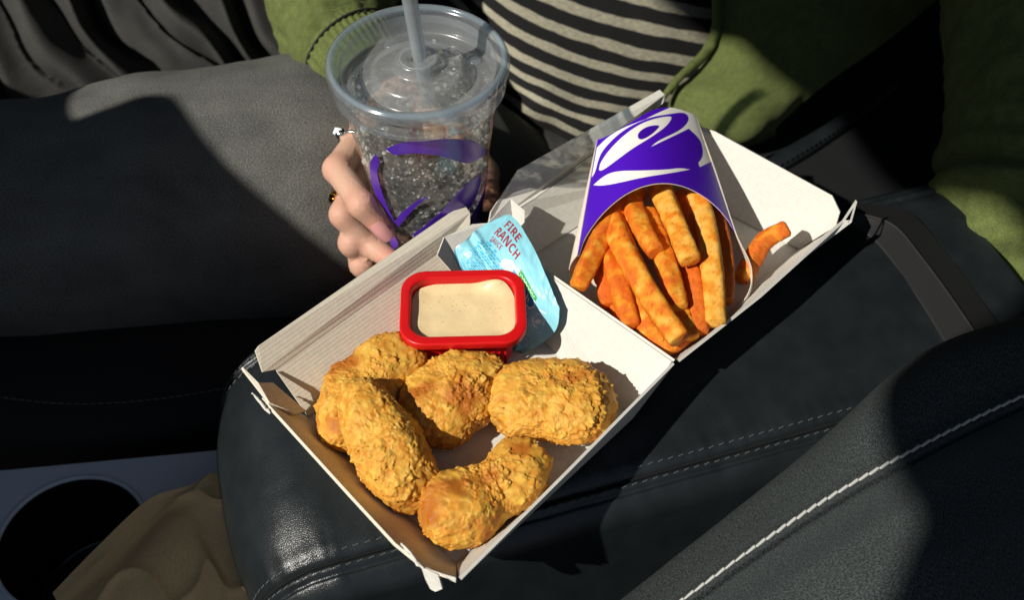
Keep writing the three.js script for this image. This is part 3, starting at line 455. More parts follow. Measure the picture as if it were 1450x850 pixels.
  // straw
  const sp = [V(0.004, -0.03, -0.004), V(0.002, 0.02, -0.001), V(-0.006, 0.10, 0.003)]; const dirS = sp[2].clone().sub(sp[0]).normalize();
  const sg = lathe([[0.0036, 0], [0.0041, 0], [0.0041, 0.15], [0.0036, 0.15], [0.0036, 0]], 32); sg.applyQuaternion(new THREE.Quaternion().setFromUnitVectors(V(0, 1, 0), dirS)); sg.translate(0.004, CUPH - 0.03, -0.004);
  mesh('straw', sg, frost, t);
}

// ------------------------------------------------------------------ takeout box (two hinged trays of cardboard)
{
  const F0 = 0.0035, t = thing('takeout_box', 'open white cardboard takeout box with two trays lying on the armrest', 'takeout box');
  const lift = (p, n) => p.clone().addScaledVector(n, 1);
  // lower tray
  const ff = P(646, 796, F0), fl = P(436, 590, F0), fr = P(893, 590, F0), fb = fl.clone().add(fr).sub(ff).add(V(0.0, 0, -0.004));
  mesh('tray_floor', card([ff, fr, fb, fl]), M.card, t);
  const L1 = P(372, 563, 0.034), F1 = P(646, 819, 0.034);         // left wall rim
  mesh('side_wall', card([ff, fl, L1, P(500, 704, 0.0345), P(560, 769, 0.0335), P(604, 805, 0.034), F1]), M.cardInner, t);
  const B1 = P(952, 513, 0.036), F2 = P(650, 818, 0.0345);
  mesh('side_wall', card([fr, ff, F2, P(800, 668, 0.036), B1]), M.card, t);
  // back wall with scored fold and upper flap
  const bl = fl.clone(), K0 = P(390, 524, 0.0251), K1 = P(622, 357, 0.0274), K2 = P(640, 372, 0.0345);
  const fbw = fl.clone().lerp(fb, 0.93);
  mesh('back_wall', card([fbw, fl, K0, K1]), M.cardInner, t);
  mesh('rim_flap', card([P(622, 356, 0.0277), P(390, 523, 0.0255), P(371, 527, 0.0281), P(361, 497, 0.0365), P(366, 490, 0.0376), P(655, 289, 0.0403), P(664, 302, 0.0372), P(664, 318, 0.0334)]), M.cardInner, t);
  mesh('corner_tab', card([fbw.clone().lerp(K1, 0.2).add(V(0.004, 0, 0.003)), P(618, 362, 0.037), P(628, 336, 0.036), P(668, 318, 0.035), P(692, 316, 0.034), P(700, 334, 0.028), P(690, 400, 0.010)]), M.card, t);
  // ridge: the hinge between the trays
  const Bt = P(951, 512, 0.037), At = P(712, 345, 0.037);
  const fbr = fb.clone().lerp(fr, 0.04);
  mesh('hinge_wall', card([fr, Bt, At, fbr]), M.card, t);
  // folded corner tab of left wall and the loose sliver at its tip
  mesh('corner_tab', card([P(432, 584, 0.010), P(414, 591, 0.022).add(V(0.001, 0.001, -0.001)), P(380, 572, 0.0345), P(344, 526, 0.042), P(342, 522, 0.0425), P(364, 544, 0.039), P(385, 544, 0.032)], 0.0013), M.cardInner, t);
  mesh('torn_edge', loft([P(358, 557, 0.035), P(366, 566, 0.0345), P(376, 578, 0.034), P(383, 586, 0.0335)], [0.0005, 0.0008, 0.0010, 0.0005], 10, 16, (a, s, p) => 0.0008 * noise(p.x * 900, p.y * 900, p.z * 900)), M.card, t);
  mesh('torn_edge', loft([P(568, 770, 0.035), P(580, 782, 0.0348), P(592, 799, 0.0345), P(601, 805, 0.034)], [0.0005, 0.0008, 0.0009, 0.0005], 10, 16, (a, s, p) => 0.0008 * noise(p.x * 900, p.y * 900, p.z * 900)), M.card, t);
  mesh('lock_tab', card([P(598, 800, 0.0335), P(622, 812, 0.0335), P(628, 832, 0.026), P(618, 836, 0.024), P(611, 832, 0.0245), P(604, 818, 0.028)], 0.0014), M.card, t);
  mesh('torn_edge', card([P(625, 811, 0.0345), P(646, 817, 0.0345), P(646, 824, 0.032), P(640, 822, 0.033)], 0.0012), M.card, t);
  // slot tab glued on the floor corner
  mesh('floor_tab', card([P(768, 650, F0 + 0.0012), P(800, 655, F0 + 0.0012), P(812, 668, F0 + 0.0012), P(770, 702, F0 + 0.0012), P(735, 690, F0 + 0.0012)], 0.0008), M.card, t);
  // upper tray
  const A2 = At.clone().add(V(0.0018, 0.0002, -0.0012)), B2 = Bt.clone().add(V(0.0018, 0.0002, -0.0012));
  const C1 = P(925, 160, 0.037), R1 = P(1190, 296, 0.037);
  const gB = P(946, 507, F0), gC = P(925, 250, F0), gR = P(1132, 352, F0);
  const gA2 = P(746, 366, F0);
  mesh('tray_floor', card([gB, gR, gC, gA2]), M.card, t);
  mesh('hinge_wall', card([gA2, A2, B2, gB]), M.card, t);
  mesh('back_wall', card([gC, gA2, P(690, 322, 0.0258), P(755, 283, 0.0274), P(925, 160, 0.0281)]), M.card, t);
  mesh('rim_flap', card([P(925, 159, 0.0285), P(755, 282, 0.0277), P(690, 321, 0.0262), P(694, 300, 0.0319), P(733, 241, 0.0395), P(932, 128, 0.0395), P(939, 135, 0.0388), P(937, 146, 0.0342)]), M.card, t);
  mesh('corner_tab', card([P(731, 366, 0.010), P(688, 318, 0.037), P(722, 281, 0.042), P(742, 298, 0.038), P(741, 330, 0.026)], 0.0013), M.card, t);
  mesh('side_wall', card([gR, gC, P(968, 172, 0.038), P(1013, 186, 0.0405), P(1179, 277, 0.041), P(1190, 300, 0.037), P(1184, 320, 0.031)]), M.card, t);
  mesh('corner_tab', card([gC.clone().add(V(-0.002, 0.01, 0.001)), P(925, 168, 0.035), P(950, 158, 0.042), P(992, 176, 0.041), P(985, 240, 0.02)], 0.0012), M.card, t);
  mesh('side_wall', card([gB, B2.clone().add(V(0.0016, 0, 0.0)), P(1075, 418, 0.0365), P(1192, 312, 0.037), P(1211, 283, 0.041), P(1203, 312, 0.0365), gR]), M.card, t);
}
// ------------------------------------------------------------------ fry sleeve
{
  const t = thing('fry_sleeve', 'purple and white printed fry sleeve spilling fries in the upper tray', 'fry sleeve');
  const cv = document.createElement('canvas'); cv.width = 1024; cv.height = 1024; const cx = cv.getContext('2d');
  cx.fillStyle = '#4a12b4'; cx.fillRect(0, 0, 1024, 1024); cx.fillStyle = '#f1eee6';
  const SLEEVE_PRINT = [
    ["#f1eee6",[[0.005,0.327],[0.005,0.327],[0.007,0.069],[0.007,0.069],[0.106,-0.004],[0.246,-0.048],[0.457,-0.069],[0.649,-0.076],[0.649,-0.076],[0.564,-0.074],[0.351,-0.054],[0.188,0.005],[0.063,0.107],[0.038,0.188],[0.033,0.247],[0.024,0.297]]],
    ["#f1eee6",[[0.5,-0.074],[0.5,-0.074],[0.632,-0.096],[0.788,-0.114],[0.793,-0.13],[1.021,-0.048],[1.021,-0.048],[1.12,0.089],[1.002,0.39],[0.985,0.392],[0.896,0.417],[0.896,0.417],[0.893,0.381],[0.893,0.381],[0.943,0.341],[0.966,0.275],[0.966,0.191],[0.897,0.093],[0.897,0.093],[0.687,0.134],[0.523,0.17],[0.523,0.17],[0.593,0.132],[0.811,0.092],[0.899,0.047],[0.927,0.012],[0.918,-0.026],[0.865,-0.052],[0.731,-0.062],[0.627,-0.072]]],
    ["#f1eee6",[[0.06,0.275],[0.06,0.275],[0.06,0.21],[0.139,0.106],[0.27,0.014],[0.434,-0.045],[0.604,-0.057],[0.748,-0.045],[0.767,-0.024],[0.688,0.034],[0.542,0.088],[0.349,0.149],[0.205,0.222],[0.088,0.287]]],
    ["#3f0d9e",[[0.404,0.072],[0.41,0.026],[0.493,-0.007],[0.594,-0.001],[0.628,0.014],[0.627,0.021],[0.544,0.071],[0.445,0.096]]],
    ["#f1eee6",[[0.029,0.398],[0.029,0.398],[0.11,0.332],[0.211,0.312],[0.43,0.353],[0.642,0.387],[0.74,0.391],[0.818,0.421],[0.818,0.421],[0.669,0.421],[0.427,0.412],[0.217,0.421],[0.104,0.419]]]];
  for (const s of SLEEVE_PRINT) { cx.fillStyle = s[0]; cx.beginPath(); const p = s[1].map(q => [q[0], (q[1] + 0.16) / 1.16]); const n = p.length; const mid = (a, b) => [(a[0] + b[0]) / 2 * 1024, (a[1] + b[1]) / 2 * 1024]; cx.moveTo(...mid(p[n - 1], p[0])); for (let i = 0; i < n; i++) { const m = mid(p[i], p[(i + 1) % n]); cx.quadraticCurveTo(p[i][0] * 1024, p[i][1] * 1024, ...m); } cx.fill(); }
  for (let i = 0; i < 500; i++) { cx.fillStyle = `rgba(190,80,10,${0.25 * rnd()})`; const y = 300 + 700 * rnd(); cx.fillRect(rnd() * 1024, y, 2 + 3 * rnd(), 2 + 3 * rnd()); }
  const tx = new THREE.CanvasTexture(cv); tx.colorSpace = THREE.SRGBColorSpace; tx.flipY = false;
  const pr = phy({ map: tx, roughness: 0.42, specularIntensity: 0.6, clearcoat: 0.15, clearcoatRoughness: 0.4 });
  const wht = std({ color: L(0.78, 0.70, 0.62), roughness: 0.6, map: cardCol });
  const TL = [846, 198], TR = [985, 163], BL = [818, 362], BR = [1042, 332];
  const px = (u, v) => [mix(mix(TL[0], TR[0], u), mix(BL[0], BR[0], u), v), mix(mix(TL[1], TR[1], u), mix(BL[1], BR[1], u), v)];
  const surf = (u, v) => { const [x, y] = px(u, v); const hL = mix(0.058, 0.034, v), hR = mix(0.052, 0.033, v); const h = mix(hL, hR, u) + Math.pow(Math.sin(Math.PI * u), 0.8) * (0.012 + 0.018 * v); return P(x, y, h); };
  const v1 = u => 1 - 0.52 * Math.pow(Math.max(0, 1 - Math.pow(Math.abs(2 * u - 1), 2.1)), 0.55), v0 = u => -0.13 * Math.pow(Math.sin(Math.PI * Math.pow(u, 1.5)), 1);
  mesh('front_panel', sheet((u, w) => surf(u, mix(v0(u), v1(u), w)), 60, 30, 0.0004, 1, 1, (u, w) => [u, (mix(v0(u), v1(u), w) + 0.16) / 1.16]), pr, t);
  mesh('front_lining', sheet((u, w) => surf(u, mix(v0(u), v1(u), w)).add(V(0.0002, -0.0006, 0.0002)), 60, 30, 0.0004, 0.09, 0.1), wht, t);
  // back panel and right side, open towards the lower left
  const back = (u, v) => { // u across from the left crease to the right crease, v from closed end to the long lip
    const a = surf(0, v0(0)), b = surf(1, 0), c = P(822, 400, 0.010), d = P(1042, 440, 0.012); const top = a.clone().lerp(b, u), bot = c.clone().lerp(d, u); const p = top.lerp(bot, v); p.y -= 0.020 * Math.sin(Math.PI * u) * (1 - v * 0.75); return p; };
  mesh('back_panel', sheet(back, 40, 30, 0.0005, 0.09, 0.12), wht, t);
  const outer = crv([surf(1, 0), P(1016, 250, 0.043), P(1043, 332, 0.0345), P(1064, 380, 0.032), P(1061, 412, 0.029), P(1040, 444, 0.025)]), inner = crv([P(978, 176, 0.044), P(1000, 262, 0.028), P(1016, 345, 0.013), P(1022, 395, 0.010), P(1016, 422, 0.010), P(1004, 442, 0.011)]);
  const sideR = (u, v) => { const p = outer.getPoint(v).lerp(inner.getPoint(v), u); return p.addScaledVector(V(0.007, -0.001, 0.002), Math.sin(Math.PI * u) * sm(0.2, 0.7, v)); };
  mesh('side_panel', sheet(sideR, 20, 50, 0.0005, 0.03, 0.1), wht, t);
  const sideL = (u, v) => { const e0 = surf(0, v), e1 = back(0, v); const p = e0.lerp(e1, u); return p.addScaledVector(V(-0.006, 0.002, 0.003), Math.sin(Math.PI * u) * v); };
  mesh('side_panel', sheet(sideL, 20, 40, 0.0005, 0.03, 0.1), wht, t);
}
// ------------------------------------------------------------------ fries
{
  const mat = std({ vertexColors: true, roughness: 0.62, bumpMap: dataTex(256, (u, v) => 0.5 + 0.5 * tileFbm(u, v, 40, 3) + 0.3 * tileFbm(u, v, 90, 5), 0.02), bumpScale: 0.0006 });
  function fry(name, label, pts, w, th, tone, twist = 0.3) {
    const c = crv(pts); const mid = c.getPoint(0.5); const o = thing(name, label, 'fry', 'seasoned fries', mid.clone());
    const k = rnd() * 50; w *= 0.9; th *= 0.94; const pw = 3.4, tp = 0.04 + 0.16 * rnd();
    const nu = 44, nv = 90, pos = [], idx = [], uv = []; const ref = V(0, 0.78, 0.62);
    const len = c.getLength();
    for (let j = 0; j <= nv; j++) {
      const t = j / nv, p = c.getPoint(t), tg = c.getTangent(t); const a = ref.clone().addScaledVector(tg, -ref.dot(tg)).normalize(), b = tg.clone().cross(a); const tw = twist * Math.sin(k) + 0.25 * Math.sin(t * 3 + k); const a2 = a.clone().multiplyScalar(Math.cos(tw)).addScaledVector(b, Math.sin(tw)), b2 = b.clone().multiplyScalar(Math.cos(tw)).addScaledVector(a, -Math.sin(tw));
      const e = Math.min(t, 1 - t) * len / (w * 0.30); const endS = e < 1 ? Math.pow(Math.max(0, 1 - Math.pow(1 - e, 3)), 0.36) : 1;
      const wide = (1.04 - tp * t + 0.06 * noise(t * 3, k, 1)) * endS;
      for (let i = 0; i <= nu; i++) {
        const an = i % nu / nu * 2 * Math.PI, cs = Math.cos(an), sn = Math.sin(an); const rad = 1 / Math.pow(Math.pow(Math.abs(cs), pw) + Math.pow(Math.abs(sn), pw), 1 / pw);
        const d = a2.clone().multiplyScalar(cs * rad * th / 2 * wide).addScaledVector(b2, sn * rad * w / 2 * wide); const q = p.clone().add(d); const nn = d.clone().normalize();
        q.addScaledVector(nn, endS * (0.0008 * fbm(q.x * 130 + k, q.y * 130, q.z * 130, 3) + 0.00045 * fbm(q.x * 600, q.y * 600, q.z * 600, 2)));
        pos.push(q.x - mid.x, q.y - mid.y, q.z - mid.z); uv.push(i / nu * 6.283 * w * 0.5, t * len);
      }
    }
    for (let j = 0; j < nv; j++) for (let i = 0; i < nu; i++) { const a0 = j * (nu + 1) + i, b0 = a0 + 1, c0 = a0 + nu + 1, d0 = c0 + 1; idx.push(a0, b0, d0, a0, d0, c0); }
    const g = new THREE.BufferGeometry(); g.setAttribute('position', new THREE.Float32BufferAttribute(pos, 3)); g.setAttribute('uv', new THREE.Float32BufferAttribute(uv, 2)); g.setIndex(idx); g.computeVertexNormals(); weld(g, nu, nv);
    paint(g, (x, y, z) => { const X = x + k, n = fbm(X * 130, y * 130, z * 130, 3), f2 = fbm(X * 700, y * 700, z * 700, 3), sp = worley(X * 620, y * 620, z * 620); let r = mix(0.72, 0.88, sm(-0.4, 0.5, n + tone)), gg = mix(0.155, 0.47, sm(-0.25, 0.6, n + tone)), b = mix(0.003, 0.085, sm(0.0, 0.7, n + tone)); const s = sm(0.0, 0.4, f2 - n * 0.35 - tone * 0.3) * 0.5; r = mix(r, 0.66, s); gg = mix(gg, 0.095, s); b = mix(b, 0.002, s); if (sp[0] < 0.12 + 0.22 * sp[1] && sp[1] > 0.6 + 0.5 * n) { r *= 0.78; gg *= 0.5; b *= 0.3; } return [r, gg, b]; });
    const m = mesh('fry_body', g, mat, o); o.remove(m); scene.remove(o); m.name = o.name; m.position.copy(o.position); m.userData = o.userData; scene.add(m);
  }
  const F = (x, y, h) => P(x, y, h);
  fry('fry', 'long fry leaning out at the left edge of the sleeve opening', [F(905, 268, 0.040), F(870, 308, 0.042), F(844, 352, 0.041), F(818, 407, 0.038)], 0.0140, 0.0125, 0.0);
  fry('fry', 'short blunt fry between the left fry and the pale upper middle fry', [F(888, 272, 0.040), F(900, 306, 0.046), F(914, 334, 0.049), F(930, 360, 0.049)], 0.0140, 0.0125, 0.0);
  fry('fry', 'pale upper middle fry hanging straight out under the purple arc', [F(932, 262, 0.041), F(946, 294, 0.049), F(962, 332, 0.053), F(978, 372, 0.051)], 0.0148, 0.0130, 0.25);
  fry('fry', 'longest fry crossing the front of the pile diagonally', [F(866, 308, 0.041), F(890, 366, 0.048), F(924, 426, 0.047), F(964, 484, 0.042)], 0.0148, 0.0130, 0.05);
  fry('fry', 'middle fry with a rounded end, beneath the short blunt fry', [F(912, 300, 0.040), F(934, 350, 0.043), F(949, 394, 0.043), F(961, 440, 0.041)], 0.0142, 0.0125, 0.05);
  fry('fry', 'long pale straight fry at the right of the opening', [F(986, 272, 0.037), F(1000, 322, 0.043), F(1009, 390, 0.042), F(1013, 462, 0.036)], 0.0145, 0.0130, 0.4);
  fry('fry', 'dark orange fry tucked behind the long pale right fry', [F(1008, 288, 0.030), F(1021, 336, 0.034), F(1027, 385, 0.033), F(1026, 430, 0.029)], 0.0120, 0.0120, -0.5);
  fry('fry', 'stubby fry low on the left, behind the longest fry', [F(856, 346, 0.034), F(870, 386, 0.036), F(882, 424, 0.035), F(894, 466, 0.032)], 0.0132, 0.0120, -0.15);
  fry('fry', 'red orange fry in the gap left of the long pale fry', [F(962, 330, 0.036), F(978, 380, 0.037), F(987, 430, 0.036), F(990, 474, 0.033)], 0.0132, 0.0120, -0.45);
  fry('fry', 'half hidden fry under the longest fry near the ridge', [F(886, 392, 0.031), F(902, 432, 0.031), F(918, 466, 0.030), F(936, 494, 0.028)], 0.0128, 0.0120, 0.1);
  fry('fry', 'fry lying crosswise at the bottom of the pile', [F(914, 486, 0.027), F(938, 490, 0.028), F(960, 482, 0.029), F(982, 464, 0.030)], 0.0135, 0.0125, -0.1);
  fry('fry', 'loose curved fry outside the sleeve on its right', [F(1050, 402, 0.018), F(1066, 366, 0.024), F(1084, 340, 0.030), F(1116, 322, 0.036)], 0.0120, 0.0110, -0.15);
  fry('fry', 'deep dark fry inside the sleeve behind the middle fries', [F(945, 285, 0.032), F(962, 320, 0.036), F(985, 360, 0.034), F(1000, 400, 0.03)], 0.0130, 0.0125, -0.5);
  fry('fry', 'deep red fry at the left inside the sleeve', [F(842, 350, 0.026), F(856, 392, 0.026), F(872, 430, 0.025), F(890, 466, 0.024)], 0.0130, 0.0125, -0.5);
  fry('fry', 'dark red fry showing between the two left fries', [F(868, 330, 0.032), F(860, 372, 0.031), F(858, 408, 0.029), F(862, 436, 0.027)], 0.0120, 0.0115, -0.6);
  fry('fry', 'small pale fry end low between the longest and red orange fries', [F(946, 410, 0.034), F(962, 440, 0.035), F(972, 462, 0.034), F(980, 482, 0.032)], 0.0115, 0.0110, 0.1);
  fry('fry', 'thin fry between the pale upper middle fry and the right fry', [F(962, 276, 0.034), F(978, 312, 0.038), F(988, 345, 0.038), F(996, 384, 0.035)], 0.0105, 0.0105, -0.35);
}
// ------------------------------------------------------------------ nuggets
{
  const mat = phy({ vertexColors: true, roughness: 0.55, specularIntensity: 0.45 });
  function nugget(label, lobes, detail, kseed, brown) {
    const ctr = lobes.reduce((a, l) => a.add(l[0]), V(0, 0, 0)).multiplyScalar(1 / lobes.length);
    const smin = (a, b, k) => { const h = Math.max(0, k - Math.abs(a - b)) / k; return Math.min(a, b) - h * h * k / 4; };
    const L2 = lobes.map(([c, r, ry]) => ({ c: c.clone().sub(ctr), r, cs: Math.cos(ry), sn: Math.sin(ry) }));
    const field = p => { let d = 9; for (const l of L2) { const x0 = p.x - l.c.x, y = p.y - l.c.y, z0 = p.z - l.c.z; const x = x0 * l.cs - z0 * l.sn, z = x0 * l.sn + z0 * l.cs; const k = Math.pow(Math.pow(Math.abs(x / l.r[0]), 2.3) + Math.pow(Math.abs(y / l.r[1]), 2.3) + Math.pow(Math.abs(z / l.r[2]), 2.3), 1 / 2.3); d = smin(d, (k - 1) * Math.min(...l.r), 0.008); } return d; };
    let g = new THREE.IcosahedronGeometry(1, detail); g.deleteAttribute('normal'); g.deleteAttribute('uv'); g = mergeVertices(g, 1e-5);
    const p = g.attributes.position, col = new Float32Array(p.count * 3), k = kseed * 7.3; const d = V(0, 0, 0);
    for (let i = 0; i < p.count; i++) {
      d.set(p.getX(i), p.getY(i), p.getZ(i)).normalize(); let a = 0, b = 0.09; for (let s = 0; s < 22; s++) { const m = (a + b) / 2; field(d.clone().multiplyScalar(m)) < 0 ? a = m : b = m; }
      const x = d.x * a + k, y = d.y * a, z = d.z * a;
      const big = fbm(x * 55, y * 55, z * 55, 3), wx = x + 0.0012 * noise(x * 300, y * 300, z * 300), w = worley(wx * 230, y * 230, z * 230), w2 = worley(x * 520 + 3, y * 520, z * 520), cr = sm(-0.25, 0.3, fbm(x * 95 + 9, y * 95, z * 95, 2));
      const lump = Math.max(0, 1 - w[0] * 1.35), crumb = Math.max(0, 1 - w2[0] * 1.3);
      const fine = fbm(x * 900, y * 900, z * 900, 2);
      const flake = Math.pow(1 - Math.min(1, Math.abs(fbm(x * 150 + 4, y * 150, z * 150, 2)) * 3.2), 2); const h = 0.0042 * big - 0.0010 * flake * cr + 0.0018 * Math.max(0, fbm(x * 160 + 4, y * 160, z * 160, 2)) + (0.0015 * lump * lump + 0.0003) * (0.12 + 1.25 * cr) + 0.0009 * crumb * crumb * (0.2 + 1.3 * cr) + 0.0003 * fine;
      p.setXYZ(i, d.x * (a + h), d.y * (a + h), d.z * (a + h));
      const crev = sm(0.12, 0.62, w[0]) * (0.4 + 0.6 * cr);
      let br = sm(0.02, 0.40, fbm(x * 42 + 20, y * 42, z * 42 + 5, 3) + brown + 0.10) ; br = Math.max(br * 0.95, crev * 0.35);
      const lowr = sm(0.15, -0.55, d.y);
      let c = [0.74, 0.405, 0.060]; const n2 = fbm(x * 240, y * 240, z * 240, 3); c = [c[0] + 0.12 * n2, c[1] + 0.13 * n2 + 0.12 * (w[1] - 0.5), c[2] + 0.04 * n2 + 0.03 * (w[1] - 0.5)]; { const e = 1 - 0.28 * flake; c = [c[0] * mix(e, 1, 0.4), c[1] * e, c[2] * e]; }
      if (w2[1] > 0.82 && w2[0] < 0.5) { c = [0.75, 0.46, 0.10]; }
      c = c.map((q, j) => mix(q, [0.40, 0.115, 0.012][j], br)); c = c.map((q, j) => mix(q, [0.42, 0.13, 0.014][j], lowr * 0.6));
      if (w2[1] < 0.012 && w2[0] < 0.3) c = [0.05, 0.04, 0.015];
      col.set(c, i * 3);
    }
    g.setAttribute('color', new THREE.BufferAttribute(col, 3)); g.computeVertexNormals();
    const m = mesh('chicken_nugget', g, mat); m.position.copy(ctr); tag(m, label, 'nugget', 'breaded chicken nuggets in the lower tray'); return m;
  }
  const y0 = 0.0045;
  nugget('curved nugget at the far left, half behind the elongated one', [[P(493, 592, y0 + 0.014), [0.0170, 0.014, 0.020], 0.2], [P(512, 552, y0 + 0.014), [0.0215, 0.014, 0.0205], 0.4], [P(552, 516, y0 + 0.017), [0.0205, 0.0145, 0.0180], 0.5]], 74, 1, -0.08);
  nugget('elongated smooth nugget leaning at the left front', [[P(522, 584, y0 + 0.031), [0.0142, 0.0140, 0.0185], 0.45], [P(552, 638, y0 + 0.026), [0.0190, 0.0175, 0.0255], 0.45], [P(577, 676, y0 + 0.019), [0.0150, 0.015, 0.0175], 0.45]], 74, 2, -0.20);
  nugget('round nugget in the middle, touching the red sauce cup', [[P(626, 574, y0 + 0.016), [0.0230, 0.016, 0.0225], -0.5], [P(662, 545, y0 + 0.018), [0.0210, 0.0155, 0.0205], -0.5]], 74, 3, -0.02);
  nugget('large broad nugget on the right by the ridge', [[P(748, 566, y0 + 0.018), [0.0230, 0.017, 0.0225], 0], [P(800, 565, y0 + 0.019), [0.0250, 0.017, 0.0215], 0], [P(811, 586, y0 + 0.0235), [0.0195, 0.0120, 0.0170], 0]], 80, 4, -0.06);
  nugget('two-lobed nugget at the front corner of the tray', [[P(652, 719, y0 + 0.017), [0.0208, 0.0165, 0.0212], 0.3], [P(728, 673, y0 + 0.017), [0.0172, 0.0145, 0.0212], -0.5]], 78, 5, 0.0);
}
// ------------------------------------------------------------------ sauce cup
{
  const base = P(656, 437, 0.036); base.y = 0.004; const t = thing('sauce_cup', 'red plastic sauce cup filled with creamy sauce', 'sauce cup', null, base); t.rotation.y = 0.03;
  const rrect = (hx, hz, r, n = 10) => { const o = []; for (const [sx, sz, a0] of [[1, 1, 0], [-1, 1, 1], [-1, -1, 2], [1, -1, 3]]) for (let i = 0; i <= n; i++) { const a = (a0 + i / n) * Math.PI / 2; o.push([sx * (hx - r) + r * Math.cos(a), sz * (hz - r) + r * Math.sin(a)]); } return o; };
  const rings = (list, rib) => { const pos = [], idx = [], uv = []; const n = rrect(1, 1, 0.1).length; list.forEach(([hx, hz, r, y, rb]) => rrect(hx, hz, r).forEach(([x, z], i) => { const k = rb ? 1 - 0.012 * (i % 2) : 1; pos.push(x * k, y, z * k); uv.push(x, z); })); for (let j = 0; j < list.length - 1; j++) for (let i = 0; i < n; i++) { const a = j * n + i, b = j * n + (i + 1) % n, c = a + n, d = b + n; idx.push(a, c, b, b, c, d); } const g = new THREE.BufferGeometry(); g.setAttribute('position', new THREE.Float32BufferAttribute(pos, 3)); g.setAttribute('uv', new THREE.Float32BufferAttribute(uv, 2)); g.setIndex(idx); g.computeVertexNormals(); return g; };
  // outside up, over the lip and down inside, with ribs on the wall
  const wall = [[0.0, 0.0, 0.0001, 0.0012], [0.0255, 0.0165, 0.007, 0.0012], [0.0262, 0.0172, 0.0075, 0], [0.0270, 0.0180, 0.008, 0.002], [0.0305, 0.0218, 0.011, 0.026], [0.0308, 0.0221, 0.0112, 0.029]];
  const lip = [[0.0308, 0.0221, 0.0112, 0.029], [0.0352, 0.0268, 0.0138, 0.0292], [0.0358, 0.0274, 0.0142, 0.0296], [0.0360, 0.0276, 0.0144, 0.0330], [0.0358, 0.0274, 0.0143, 0.0340], [0.0350, 0.0266, 0.0138, 0.0346], [0.0312, 0.0226, 0.0116, 0.0346], [0.0303, 0.0217, 0.011, 0.0340], [0.0299, 0.0213, 0.0108, 0.0325], [0.0268, 0.0182, 0.009, 0.004], [0, 0, 0.0001, 0.0035]];
  mesh('cup_wall', rings(wall), M.red, t); mesh('lip', rings(lip), M.red, t);
  const ribs = []; for (let i = -7; i <= 7; i++) { const g = new THREE.CapsuleGeometry(0.0009, 0.020, 3, 8); g.rotateX(-0.155); g.translate(i * 0.0034, 0.0145, 0.0202); ribs.push(g); }
  for (const g of ribs) mesh('rib', g, M.red, t);
  const sauceM = phy({ color: L(0.87, 0.68, 0.42), roughness: 0.26, specularIntensity: 0.6, clearcoat: 0.25, clearcoatRoughness: 0.25, map: dataTex(512, (u, v) => { const w = worley(u * 46, v * 46, 0.5), w2 = worley(u * 90, v * 90, 4.5); const k = 0.97 + 0.05 * tileFbm(u, v, 8, 2); const s = (w[0] < 0.16 && w[1] > 0.72) || (w2[0] < 0.16 && w2[1] > 0.86) ? 0.62 : 1; return [k * s, k * s * 1.0, k * s * 0.95]; }, 0.08, true) });
  const sg = sheet((u, v) => { const a = (u - 0.5) * 2, b = (v - 0.5) * 2; const k = Math.sqrt(1 - 0.30 * b * b * b * b), k2 = Math.sqrt(1 - 0.30 * a * a * a * a); const x = a * 0.0300 * (0.995 * k + (1 - Math.abs(b)) * 0.0), z = b * 0.0215 * k2; const smear = Math.exp(-Math.pow((x - 0.020) / 0.009, 2) - Math.pow((z + 0.019) / 0.0045, 2)); const edge = Math.max(Math.abs(a), Math.abs(b)); const h = 0.0294 - 0.0012 * (1 - sm(0.6, 1, edge)) + 0.0008 * fbm(x * 45, z * 45, 1, 2) + 0.0048 * smear; return V(x, h, z); }, 70, 50, 0.004, 0.06, 0.042);
  mesh('sauce', sg, sauceM, t);
}
